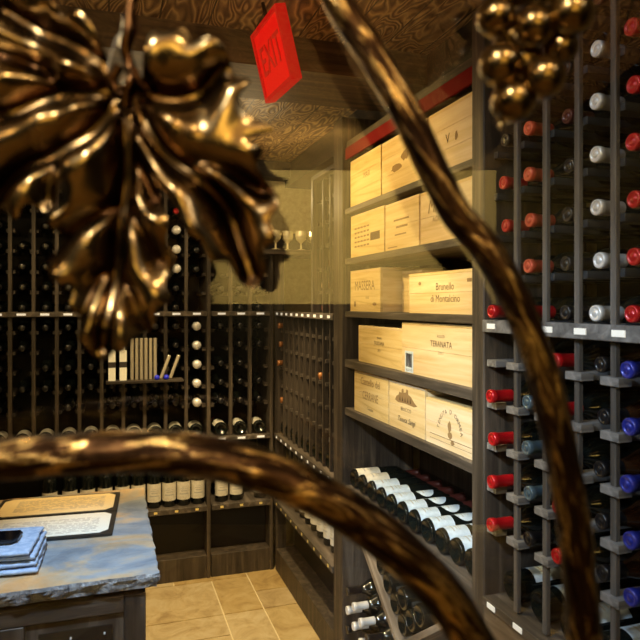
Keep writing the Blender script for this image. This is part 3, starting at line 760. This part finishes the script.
# invented ledge and items standing in for a bright reflection over the rack
ds = empty('reflection_ledge', (.19, 3.6, 1.10), 'made-up ledge whose tubes and cartons stand in for a bright reflected patch', 'shelf')
pb(ds, 'ledge_board', -.015, .385, 3.53, 3.634, 1.128, 1.142, M['rack_x'])
for xx in (.02, .34): pb(ds, 'bracket', xx, xx+.015, 3.56, 3.634, 1.085, 1.1278, M['iron'])
for i, xx in enumerate((.015, .072)):
    o = empty('reflection_carton', (xx, 3.58, 1.142), f'{("left", "right")[i]} of two made-up cream cartons standing in for a bright reflection', 'reflection_carton', 'cream cartons on the ledge')
    bx('carton_body', -.018, .018, -.018, .018, 0, .16, M['reflection_carton'], o, .002); bx('carton_cap', -.010, .010, -.010, .010, .161, .19, M['reflection_carton'], o, .002)
    bx('dark_band', -.0185, .0185, -.0185, .0185, .07, .10, M['ink'], o)
for i in range(6):
    bm = bmesh.new(); lathe(bm, [(.0085, 0), (.009, .003), (.009, .22), (.0075, .224)], 12)
    o = obj('reflection_tube', bm, M['tube'], smooth=True); o.location = (.118+.024*i, 3.58, 1.1422); tag(o, f'upright made-up tube for a reflected streak, {ORD[i+1]} from the cartons', 'tube', 'glass tubes on the ledge')
for i in range(2):
    bm = bmesh.new(); lathe(bm, [(.0085, 0), (.009, .003), (.009, .13), (.0075, .134)], 12)
    o = obj('reflection_tube', bm, M['tube'], smooth=True); o.location = (.268+.05*i, 3.575, 1.1448); o.rotation_euler = (0, math.radians(20), 0)
    tag(o, ('leaning made-up tube for a reflected streak, nearer the upright tubes', 'leaning made-up tube for a reflected streak, at the ledge end')[i], 'tube', 'leaning tubes on the ledge')
    bm = bmesh.new(); lathe(bm, [(.004, 0), (.013, .002), (.015, .012), (.010, .024), (.003, .026)], 12)
    o = obj('reflection_stopper', bm, M['bluecap'], smooth=True); o.location = (.245+.05*i, 3.548, 1.142)
    tag(o, ('made-up blue stopper for a reflected spot, left one', 'made-up blue stopper for a reflected spot, right one')[i], 'stopper', 'blue stoppers on the ledge')

# ------------------------------------------------------------------ stone-topped table
TX0, TX1, TY0, TY1 = -1.05, .118, 1.588, 2.35
tb = empty('tasting_table', ((TX0+TX1)/2, 1.95, 0), 'stone-topped tasting table with rough chiselled edges on a dark cabinet base', 'table')
bm = bmesh.new(); nx, ny, nz_ = 70, 44, 4
def slab(u, v, w):
    x, y, z = TX0+(TX1-TX0)*u, TY0+(TY1-TY0)*v, .866+.034*w
    e = min(u*(TX1-TX0), (1-u)*(TX1-TX0), v*(TY1-TY0), (1-v)*(TY1-TY0))
    if e < .001:
        q = Vector((x*26, y*26, z*34)); n = mnoise.noise(q)*.004+mnoise.noise(q*2.7)*.0035
        n += -.008*(1-w)*(1 if w < 1 else 0)
        if w == 1: n -= .003
        if u < .001: x -= n
        if u > .999: x += n
        if v < .001: y -= n
        if v > .999: y += n
    elif w == 1: z += .0012*mnoise.noise(Vector((x*9, y*9, 0)))
    return (x, y, z)
def gridface(bm, fn, a, b, mi):
    g = [[bm.verts.new(fn(i/a, j/b)) for j in range(b+1)] for i in range(a+1)]
    for i in range(a):
        for j in range(b):
            f = bm.faces.new((g[i][j], g[i+1][j], g[i+1][j+1], g[i][j+1])); f.material_index = mi
gridface(bm, lambda a, b: slab(a, b, 1), nx, ny, 0); gridface(bm, lambda a, b: slab(a, 1-b, 0), nx, ny, 1)
gridface(bm, lambda a, b: slab(a, 0, b), nx, nz_, 1); gridface(bm, lambda a, b: slab(1-a, 1, b), nx, nz_, 1)
gridface(bm, lambda a, b: slab(0, 1-a, b), ny, nz_, 1); gridface(bm, lambda a, b: slab(1, a, b), ny, nz_, 1)
bmesh.ops.remove_doubles(bm, verts=bm.verts, dist=.0001); bmesh.ops.recalc_face_normals(bm, faces=bm.faces)
P(obj('stone_top', bm, None, mats=[M['stone'], M['stoneedge']]), tb)
pb(tb, 'cabinet_body', -.98, .085, 1.63, 2.29, .05, .864, M['rack_x'], .002)
pb(tb, 'plinth', -.95, .06, 1.66, 2.26, 0, .05, M['inner'])
pb(tb, 'stile', .035, .085, 1.606, 1.629, .05, .85, M['rack'], .002)
pb(tb, 'top_rail', -.98, .0345, 1.606, 1.629, .81, .85, M['rack_x'], .002)
pb(tb, 'stile', -.245, -.185, 1.606, 1.629, .05, .809, M['rack'], .002)
dr = pb(tb, 'glazed_door', -.184, .0345, 1.612, 1.629, .06, .808, M['rack'], .002)
def sub(par, name, x0, x1, y0, y1, z0, z1, m):
    o = bx(name, x0, x1, y0, y1, z0, z1, m); o.parent = par
    o.matrix_parent_inverse = (Matrix.Translation(Vector(tb.location)) @ par.matrix_parent_inverse @ Matrix.Translation(par.location)).inverted() if False else Matrix.Translation(-Vector(par.location)); return o
sub(dr, 'door_glass', -.155, .008, 1.608, 1.611, .10, .785, M['darkglass'])
sub(dr, 'shelf_strip', -.150, .004, 1.6050, 1.6075, .700, .712, M['post'])
for xx in (-.085, -.01):
    o = sub(dr, 'door_glint', xx-.002, xx+.002, 1.604, 1.6075, .765, .769, M['f_white'])  # tiny white squares painted in as glints on the door glass
dr2 = pb(tb, 'glazed_door', -.98, -.246, 1.612, 1.629, .06, .808, M['rack'], .002)
sub(dr2, 'door_glass', -.93, -.29, 1.608, 1.611, .10, .785, M['darkglass'])
# menu folder
mf = empty('menu_folder', (-.155, 2.1, .902), 'open black menu folder with one cream and one white page on the stone table', 'menu')
mf.rotation_euler = (0, 0, math.radians(-4))
def sheet(name, m, y0, y1, z, cut=.022, x0=-.175, x1=.165, parent=mf):
    bm = bmesh.new(); pts = [(x0+cut, y0), (x1-cut, y0), (x1, y0+cut), (x1, y1-cut), (x1-cut, y1), (x0+cut, y1), (x0, y1-cut), (x0, y0+cut)]
    vs = [bm.verts.new((a, b, z)) for a, b in pts]; f = bm.faces.new(vs)
    r = bmesh.ops.extrude_face_region(bm, geom=[f]); bmesh.ops.translate(bm, verts=[v for v in r['geom'] if isinstance(v, bmesh.types.BMVert)], vec=(0, 0, .0012))
    bmesh.ops.recalc_face_normals(bm, faces=bm.faces); return obj(name, bm, m, parent)
bx('front_cover', -.188, .178, -.205, -.003, 0, .006, M['leather'], mf, .001)
bx('back_cover', -.188, .178, .003, .205, 0, .006, M['leather'], mf, .001)
bx('spine', -.188, .178, -.0028, .0028, 0, .004, M['leather'], mf)
sw = sheet('white_page', M['sheet_w'], -.190, -.012, .0062); sc_ = sheet('cream_page', M['sheet_c'], .016, .192, .0062)
rl = random.Random(9)
for par, ya, yb in ((sw, -.175, -.05), (sc_, .05, .165)):
    bm = bmesh.new(); y = ya
    while y < yb:
        x = -.13
        while x < .13:
            w_ = rl.uniform(.008, .03)
            if rl.random() < .8: box(bm, x, min(x+w_, .135), y, y+.0028, .0075, .0077)
            x += w_+.005
        y += .0085
    t = obj('printed_text', bm, M['greyink'], par)
# stack of folded napkins
for i in range(4):
    root_n = 'folded_napkin'
    bm = bmesh.new(); w_, d_ = .26-.006*i, .185-.004*(i % 3)
    nseg, ring = 26, []
    def prof_pt(a, rr_, hh):   # rounded fold
        return (math.cos(a)*hh/2, math.sin(a)*hh/2)
    h = .0105; na, nb, nc = 26, 16, 8
    def cl_fn(u, v, top):
        x = (u-.5)*w_; y = (v-.5)*d_
        e = min(min(u, 1-u)*w_, min(v, 1-v)*d_); r_ = min(1, e/.007)
        zz = h/2*math.sqrt(max(0, 1-(1-r_)**2))
        wv = .0010*mnoise.noise(Vector((x*22+i*7, y*22, i*3)))
        x += .004*mnoise.noise(Vector((y*30, i*5, 1))); y += .004*mnoise.noise(Vector((x*30, i*5, 4)))
        return (x, y, h/2+(zz if top else -zz)+wv)
    us = [0, .004, .012, .02, .03]+[k/24 for k in range(1, 24)]+[.97, .98, .988, .996, 1]
    g = []
    for top in (1, 0):
        gg = [[bm.verts.new(cl_fn(a, b, top)) for b in us] for a in us]; g.append(gg)
        for a in range(len(us)-1):
            for b in range(len(us)-1):
                f = bm.faces.new((gg[a][b], gg[a+1][b], gg[a+1][b+1], gg[a][b+1]) if top else (gg[a][b], gg[a][b+1], gg[a+1][b+1], gg[a+1][b])); f.smooth = True
    bmesh.ops.remove_doubles(bm, verts=bm.verts, dist=.0001)
    o = obj(root_n, bm, M['cloth'], smooth=True); o.location = (-.29+.004*rl.uniform(-1, 1), 1.768+.004*rl.uniform(-1, 1), .9055+i*.0150); o.rotation_euler = (0, 0, math.radians(-3+rl.uniform(-2, 2)))
    tag(o, f'pale blue folded cotton napkin under the phone, {("lowest of the stack", "second from the bottom", "second from the top", "topmost of the stack")[i]}', 'napkin', 'folded napkins on the table')
ph = empty('mobile_phone', (-.285, 1.762, .9650), 'black mobile phone lying on the stack of blue napkins', 'phone'); ph.rotation_euler = (0, 0, math.radians(-6))
bm = bmesh.new(); vs = box(bm, -.075, .075, -.037, .037, 0, .009)
bmesh.ops.bevel(bm, geom=[e for e in bm.edges if abs(e.verts[0].co.z-e.verts[1].co.z) > .005], offset=.010, segments=5, affect='EDGES')
bmesh.ops.bevel(bm, geom=[e for e in bm.edges if abs(e.verts[0].co.z-e.verts[1].co.z) < .001], offset=.002, segments=2, affect='EDGES')
obj('phone_case', bm, M['phone'], ph); bx('screen', -.070, .070, -.033, .033, .0091, .0096, M['phoneglass'], ph, .0004)

# ------------------------------------------------------------------ exit sign
ex = empty('exit_sign', (.464, 1.831, 2.28), 'glowing red exit sign hanging askew from the plank ceiling', 'sign')
ex.rotation_euler = (0, math.radians(-14), math.radians(4.5))
bx('sign_panel', -.010, .010, -.108, .108, -.092, .092, M['exit'], ex, .002)
bm = bmesh.new()
for a in ((-.118, -.108, -.104, .104), (.108, .118, -.104, .104)): box(bm, -.016, .016, a[0], a[1], a[2], a[3])
for a in ((-.104, -.092), (.092, .104)): box(bm, -.016, .016, -.108, .108, a[0], a[1])
obj('sign_frame', bm, M['exitrim'], ex)
for sgn in (1,):
    me = text_mesh('EXIT', .10, spacing=1.0, ext=.001); me.materials.clear(); me.materials.append(M['exitletter'])
    t = link(bpy.data.objects.new('exit_lettering', me), ex); t.matrix_local = Matrix.Translation((-.0115, 0, -.035)) @ AISLE @ Matrix.Diagonal((.85, 1.2, 1, 1))
bm = bmesh.new(); lathe(bm, [(.006, .104), (.006, .155)], 8); obj('hanging_rod', bm, M['iron'], ex)

# ------------------------------------------------------------------ the gate: glass pane and bronze ironwork
# gate coordinates: u to the right, v up from the floor, w toward the visitor; the gate plane stands GD from the visitor
GD = .47
gate = bpy.data.objects.new('glazed_gate', None); COL.objects.link(gate); gate.location = (FX*GD, FY*GD, 0)
gate.rotation_euler = (PI/2, 0, -ANG)     # local x=right, y=up, z=toward camera
tag(gate, 'glazed entrance gate with bronze vine leaf, grapes and curved bars, nearest the viewer', 'gate')
GM = gate.rotation_euler.to_matrix()
def gp(o): o.parent = gate; return o
# authored scale: sizes measured on the gate as seen at .42 m
S0 = .42/640
def gu(px, py, w=.05):          # design drawing -> gate coordinates (same scale everywhere on the gate)
    d = GD-w; s = d/640
    return Vector(((px-320)*s, CAMH+(304-py)*s, w))
bm = bmesh.new(); vs = [bm.verts.new(c) for c in ((-.5, .09, 0), (.44, .09, 0), (.44, 2.25, 0), (-.5, 2.25, 0))]; bm.faces.new(vs)
gp(obj('glass_pane', bm, M['pane']))
for nm, a in (('stile', (-.56, -.5, .0, 2.32)), ('stile', (.44, .50, .0, 2.32)), ('top_rail', (-.5, .44, 2.25, 2.32)), ('bottom_rail', (-.5, .44, .01, .09))):
    bm = bmesh.new(); box(bm, a[0], a[1], a[2], a[3], -.02, .02); gp(obj(nm, bm, M['iron'], bevel=.002))
up_bar = [(285, -190), (300, -110), (318, -45), (337, 0), (371, 53), (402, 106), (429, 160), (456, 213), (488, 252), (515, 298), (539, 361), (552, 413), (564, 465), (576, 545), (584, 630), (586, 720), (580, 830)]
pts = [Vector(gu(px, py, .052)) for px, py in up_bar]
bm = bmesh.new(); tube(bm, catmull(pts, 14), lambda t: .0098+.0012*t, 26, twist=60, ridge=.03, nr=3, nz=.08)
gp(tag(obj('scroll_bar', bm, M['bar'], smooth=True), 'long bronze bar sweeping down to the lower right'))
lo_bar = [(-260, 560), (-180, 505), (-90, 474), (-10, 461), (70, 454), (140, 452), (205, 457), (262, 471), (320, 496), (368, 526), (410, 560), (445, 598), (474, 645), (500, 710), (515, 800)]
pts = [Vector(gu(px, py, .075)) for px, py in lo_bar]
bm = bmesh.new(); tube(bm, catmull(pts, 14), lambda t: .0132, 30, twist=14, ridge=.025, nr=4, nz=.06)
gp(tag(obj('scroll_bar', bm, M['bar'], smooth=True), 'thick bronze bar arching low across the gate'))
# leaf ------------------------------------------------------------
outline = [(121, 88), (112, 78), (107, 55), (100, 34), (84, 16), (66, 22), (55, -8), (34, -2), (18, -20), (-6, -8), (-28, -16), (-36, 12), (-58, 18), (-52, 44), (-70, 66), (-56, 88), (-72, 112), (-56, 138), (-38, 146), (-52, 170), (-40, 196), (-22, 200), (-14, 216), (4, 206), (22, 222), (36, 206), (52, 214), (62, 192), (72, 184),
           (74, 204), (54, 222), (62, 240), (46, 260), (58, 282), (74, 286), (70, 306), (82, 322), (80, 340), (98, 361), (112, 352), (126, 351), (136, 336), (152, 327), (160, 308), (173, 300), (166, 282), (177, 262), (168, 244), (173, 224), (162, 204), (160, 188),
           (178, 206), (188, 232), (204, 244), (212, 262), (228, 262), (240, 282), (256, 286), (266, 268), (264, 250), (278, 240), (270, 222), (279, 204), (268, 184), (258, 168), (264, 152), (248, 143), (276, 133), (252, 120), (242, 102), (252, 86), (234, 74), (228, 54), (212, 42), (196, 46), (188, 34), (170, 40), (156, 40), (150, 58), (145, 78), (136, 88)]
OUT = np.array([(p.x, p.y) for p in catmull([(a, b, 0) for a, b in outline], 5, True)])
veins = [([(126, 88), (127, 130), (124, 180), (117, 235), (111, 280), (102, 345)], 1.0),      # midrib
         ([(118, 92), (92, 93), (58, 93), (34, 99), (6, 112), (-50, 122)], 1.0),
         ([(118, 98), (104, 118), (80, 140), (52, 156), (26, 166), (0, 184), (-16, 206)], 1.0),
         ([(134, 88), (152, 96), (175, 97), (202, 87), (222, 70), (238, 72)], 1.0),
         ([(132, 94), (141, 116), (153, 138), (174, 162), (202, 182), (226, 212), (250, 276)], 1.0),
         ([(118, 84), (98, 62), (64, 40), (24, 20), (0, 6)], .9),
         ([(126, 128), (142, 168), (156, 204)], .5),
         ([(122, 196), (98, 214), (72, 228), (50, 256)], .6), ([(122, 190), (138, 222), (158, 262)], .6),
         ([(114, 258), (92, 282), (82, 322)], .5), ([(112, 262), (128, 292), (142, 328)], .5),
         ([(176, 160), (216, 166), (262, 190)], .6), ([(70, 148), (56, 172), (50, 204)], .45), ([(60, 93), (40, 66), (-10, 50)], .5)]
def seglist(poly): return [(np.array(a, float), np.array(b, float)) for a, b in zip(poly, poly[1:])]
def dist_poly(X, Y, segs):
    D = np.full(X.shape, 1e9); T = np.zeros(X.shape); n = len(segs)
    for i, (a, b) in enumerate(segs):
        ab = b-a; l2 = (ab**2).sum()+1e-9
        t = np.clip(((X-a[0])*ab[0]+(Y-a[1])*ab[1])/l2, 0, 1)
        d = np.hypot(X-a[0]-t*ab[0], Y-a[1]-t*ab[1]); m_ = d < D
        D = np.where(m_, d, D); T = np.where(m_, (i+t)/n, T)
    return D, T
STEP = 1.6
xs_ = np.arange(-76, 284, STEP); ys_ = np.arange(-26, 366, STEP)
X, Y = np.meshgrid(xs_, ys_)
ins = np.zeros(X.shape, bool); n_ = len(OUT)
for i in range(n_):
    (xa, ya), (xb, yb) = OUT[i], OUT[(i+1) % n_]
    c_ = ((ya > Y) != (yb > Y)); xi = (xb-xa)*(Y-ya)/((yb-ya) if abs(yb-ya) > 1e-9 else 1e-9)+xa
    ins ^= c_ & (X < xi)
segsO = [(OUT[i], OUT[(i+1) % n_]) for i in range(n_)]
DE, _ = dist_poly(X, Y, segsO)
DE = np.where(ins, DE, -DE)
# relief: broad domes between the veins, narrow grooves beside thin raised veins
groove = np.zeros(X.shape); ridge = np.zeros(X.shape); Dmin = np.full(X.shape, 1e9)
for pl, wgt in veins:
    cp = [(p.x, p.y) for p in catmull([(a, b, 0) for a, b in pl], 5)]
    d, t = dist_poly(X, Y, seglist(cp))
    major = wgt > .7
    amp = (1.0 if major else .55)*(1-.35*t)
    groove = np.maximum(groove, amp*np.exp(-(d/(8.0 if major else 6.0))**2))
    if major: ridge = np.maximum(ridge, (1-.6*t)*np.exp(-(d/(3.4-1.4*t))**2))
    Dmin = np.minimum(Dmin, d+(0 if major else 5))
puff = 1-np.exp(-(Dmin/15.0)**1.5)
edge = np.clip(DE/6.0, 0, 1); edge = edge*edge*(3-2*edge)
nz1 = np.zeros(X.shape); nz2 = np.zeros(X.shape)
for j in range(X.shape[0]):
    for i in range(X.shape[1]):
        if DE[j, i] > -3:
            x_, y_ = X[j, i], Y[j, i]
            nz1[j, i] = mnoise.noise(Vector((x_/30, y_/38, 3.3))); nz2[j, i] = mnoise.noise(Vector((x_/70, y_/70, 9.1)))
rad = np.hypot(X-126, Y-100)
base = .0180*puff*(.9+.1*edge)-.0070*groove+.0050*nz1*puff+.010*nz2-.0012*(1-edge)
base += -.020*np.clip(rad/250, 0, 1.3)**2+.012*np.exp(-((X-104)**2+(Y-345)**2)/1100)
def blur(A, it):
    for _ in range(it):
        B = np.pad(A, 1, mode='edge'); A = (B[:-2, 1:-1]+B[2:, 1:-1]+B[1:-1, :-2]+B[1:-1, 2:]+4*A)/8
    return A
H = blur(base, 22)+.0030*ridge
TONE_MAP = np.clip(blur(puff*(.35+.65*edge)-.45*groove+.25*nz2, 6)*1.4-.14, 0, 1)+ridge*.8  # tone low in grooves and at the rim, high on domes and veins
tone_vals = []
idx = -np.ones(X.shape, int); bm = bmesh.new()
keep = DE > -1.2
LW = .075
for j in range(X.shape[0]):
    for i in range(X.shape[1]):
        if keep[j, i]:
            x_, y_ = X[j, i], Y[j, i]
            if DE[j, i] < 1.0:          # snap the border to the outline
                k = np.argmin((OUT[:, 0]-x_)**2+(OUT[:, 1]-y_)**2)
                if abs(DE[j, i]) < 1.3:
                    dd = OUT[k]-np.array((x_, y_)); x_ += dd[0]*.45; y_ += dd[1]*.45
            s = (GD-LW)/640
            tone_vals.append(float(min(1, TONE_MAP[j, i]))); idx[j, i] = len(bm.verts); bm.verts.new(((x_-320)*s, CAMH+(304-y_)*s, LW+H[j, i]))
bm.verts.ensure_lookup_table()
for j in range(X.shape[0]-1):
    for i in range(X.shape[1]-1):
        q = (idx[j, i], idx[j+1, i], idx[j+1, i+1], idx[j, i+1])
        if min(q) >= 0:
            f = bm.faces.new([bm.verts[k] for k in q]); f.smooth = True
bmesh.ops.smooth_vert(bm, verts=bm.verts, factor=.5, use_axis_x=True, use_axis_y=True, use_axis_z=True)
lf = obj('vine_leaf', bm, M['leaf'], smooth=True)
pa = lf.data.attributes.new('groove_tone', 'FLOAT', 'POINT'); pa.data.foreach_set('value', tone_vals)
so = lf.modifiers.new('thickness', 'SOLIDIFY'); so.thickness = .0016; so.offset = -1
gp(tag(lf, 'large embossed bronze grape leaf with deep veins'))
stem = [(150, -120), (146, -60), (139, -14), (131, 6), (130, 30), (126, 48), (129, 64), (133, 78), (128, 92), (126, 108)]
bm = bmesh.new(); tube(bm, catmull([gu(a, b, .084) for a, b in stem], 8), lambda t: .0032+.0009*math.sin(t*17)+.0012*t, 14, nz=.25)
o = obj('leaf_stalk', bm, M['leaf'], lf, smooth=True)
for pl in ([(133, 70), (140, 84), (148, 92)], [(120, 66), (113, 80), (116, 92), (124, 96)]):
    bm = bmesh.new(); tube(bm, catmull([gu(a, b, .085) for a, b in pl], 8), .0034, 12, nz=.3); obj('stalk_knuckle', bm, M['leaf'], lf, smooth=True)
bm = bmesh.new(); tube(bm, catmull([gu(a, b, .086) for a, b in ((122, 32), (116, 40), (111, 54), (107, 72))], 6), .00022, 6); obj('tendril', bm, M['f_white'], lf, smooth=True)
# second leaf-like stalk joining the leaf to the bar, out of frame, and the grape bunch
gb = bpy.data.objects.new('grape_bunch', None); COL.objects.link(gb); gp(gb); gb['label'] = 'bunch of round bronze grapes'
gr = [(496, 17, 17, .06), (534, 27, 17.5, .066), (571, 14, 19, .070), (501, 64, 19, .066), (544, 77, 18.5, .072), (561, 47, 15, .056), (513, 101, 19, .062), (523, 62, 16, .048), (520, -14, 18, .058), (552, -16, 18, .062), (584, -22, 18, .055), (536, -48, 18, .056), (508, -46, 17, .052), (568, -52, 18, .056), (551, 14, 14, .045), (508, 40, 13, .042)]
for i, (a, b, r_, w) in enumerate(gr):
    bm = bmesh.new(); bmesh.ops.create_uvsphere(bm, u_segments=28, v_segments=18, radius=1)
    for v in bm.verts:
        n = v.co.normalized(); v.co = n*(1+.02*mnoise.noise(n*1.7+Vector((i*3, 0, 0)))); v.co.y *= 1.04
        if v.co.y < -1.0: v.co.y *= 1.03
    s = (GD-w)/640
    for v in bm.verts: v.co *= r_*s*1.16
    o = obj('grape', bm, M['grape'], gb, smooth=True); o.location = gu(a, b, w); o.rotation_euler = (.2*i, 0, .7*i)
bm = bmesh.new(); tube(bm, catmull([gu(a, b, .058) for a, b in ((512, 112), (503, 120), (500, 128))], 5), .0022, 10); obj('grape_tail', bm, M['grape'], gb, smooth=True)
bm = bmesh.new(); tube(bm, catmull([gu(a, b, .045) for a, b in ((560, -240), (556, -160), (545, -90), (540, -30), (530, 40), (515, 90))], 6), .003, 10); obj('bunch_stalk', bm, M['grape'], gb, smooth=True)
for o in (gate,): pass

# ------------------------------------------------------------------ lights
def light(kind, loc, power, col, size=.1, aim=None, spot=None, blend=.5, spread=None):
    l = bpy.data.lights.new(kind.lower()+'_lamp', kind); l.energy = power; l.color = col
    if kind == 'AREA': l.size = size; l.shape = 'DISK'
    else: l.shadow_soft_size = size
    if spot: l.spot_size = math.radians(spot); l.spot_blend = blend
    if spread: l.spread = math.radians(spread)
    o = bpy.data.objects.new(kind.lower()+'_lamp', l); o.location = loc; COL.objects.link(o)
    if aim is not None: o.rotation_euler = (Vector(aim)-Vector(loc)).to_track_quat('-Z', 'Y').to_euler()
    return o
AMB2 = (1, .66, .20); COOL2 = (.74, .88, 1); WARM = (1, .72, .36); AMB = (1, .62, .24); COOL = (.62, .80, 1.0); NEU = (1, .88, .70)
# cellar downlights, with added unseen lights for bottles, bin and goblets
light('SPOT', (.10, 2.45, 2.30), 50, AMB2, .03, (1.0, 2.12, 1.8), 75, .8)
light('SPOT', (.15, 1.75, 2.1), 48, (1, .78, .40), .03, (.97, 1.75, 1.15), 60, .8)
light('SPOT', (-.12, .75, 1.95), 95, COOL2, .03, (1.02, 1.98, .84), 34, .8)  # added unseen spot brightening the display bottles
light('SPOT', (.45, 2.75, 2.38), 190, WARM, .04, (.55, 3.1, .0), 70, .7)
light('SPOT', (-.1, 2.9, 2.30), 24, WARM, .04, (.3, 3.7, .85), 95, .8)
light('SPOT', (-.55, 2.9, 2.32), 14, WARM, .04, (-.3, 3.7, .85), 95, .8)
light('SPOT', (-.3, 2.55, 2.32), 80, AMB, .03, (0.02, 2.35, .9), 40, .9)
light('POINT', (.15, 2.75, 1.95), 5, WARM, .06)
light('POINT', (.2, 1.5, 2.0), 1.6, WARM, .05)
light('POINT', (-.3, 1.3, 2.1), 4, WARM, .05)
light('POINT', (.72, 3.35, 2.12), 5, WARM, .02)  # added point light so the ledge goblets sparkle
light('SPOT', (-.1, .62, 1.1), 75, COOL2, .03, (.99, 2.02, .46), 30, .8)  # added low spot without fixture, brightens the bottles in the bin
# cool light near the entrance
light('SPOT', (.15, .95, 2.32), 9, COOL, .05, (.97, 1.15, 1.2), 110, .8)
light('SPOT', (.0, .75, 1.9), 30, COOL, .03, (1.0, 1.25, 1.1), 60, .8)
light('SPOT', (-.15, 1.05, 2.30), 150, COOL, .04, (-.02, 1.68, .9), 34, .9)
# vestibule lamps, behind and above the visitor, plus an added uplight
def vl(kind, u, d, z, *a, aim=None, **k):
    return light(kind, vest(u, d, z), *a, aim=(vest(*aim) if aim else None), **k)
vl('SPOT', -.45, -.45, 2.35, 46, (1, .88, .66), .06, aim=(-.1, .45, 1.65), spot=60)
vl('SPOT', .35, -.45, 2.35, 14, WARM, .04, aim=(.05, .45, 1.5), spot=60)
vl('POINT', -.75, -.1, 2.0, 2, AMB, .05)
vl('POINT', .7, -.2, 2.15, 2.5, NEU, .04)
vl('SPOT', .5, -1.1, 1.3, 120, (1, .6, .3), .05, aim=(.5, -1.4, 2.5), spot=120)  # added upward spot, brightens the vestibule ceiling for its reflection
vl('SPOT', -.1, -2.3, 2.42, 500, (1, .78, .36), .08, aim=(.3, -3.6, 1.95), spot=100)
w = bpy.data.worlds.new('dim surroundings'); SC.world = w; w.use_nodes = True
w.node_tree.nodes['Background'].inputs[0].default_value = (.8, .6, .4, 1); w.node_tree.nodes['Background'].inputs[1].default_value = .02

# ------------------------------------------------------------------ camera
cd = bpy.data.cameras.new('camera'); cam = bpy.data.objects.new('camera', cd); COL.objects.link(cam)
cam.location = (0, 0, CAMH); cam.rotation_euler = (PI/2, 0, -ANG)
cd.sensor_width = 36; cd.lens = 36; cd.shift_y = -16/640; cd.clip_start = .02
cd.dof.use_dof = True; cd.dof.focus_distance = 2.2; cd.dof.aperture_fstop = 7.5
SC.camera = cam
SC.view_settings.view_transform = 'Standard'; SC.view_settings.look = 'None'; SC.view_settings.exposure = 0
SC.cycles.max_bounces = 6; SC.cycles.transparent_max_bounces = 16; SC.cycles.sample_clamp_indirect = 3
SC.cycles.use_denoising = True
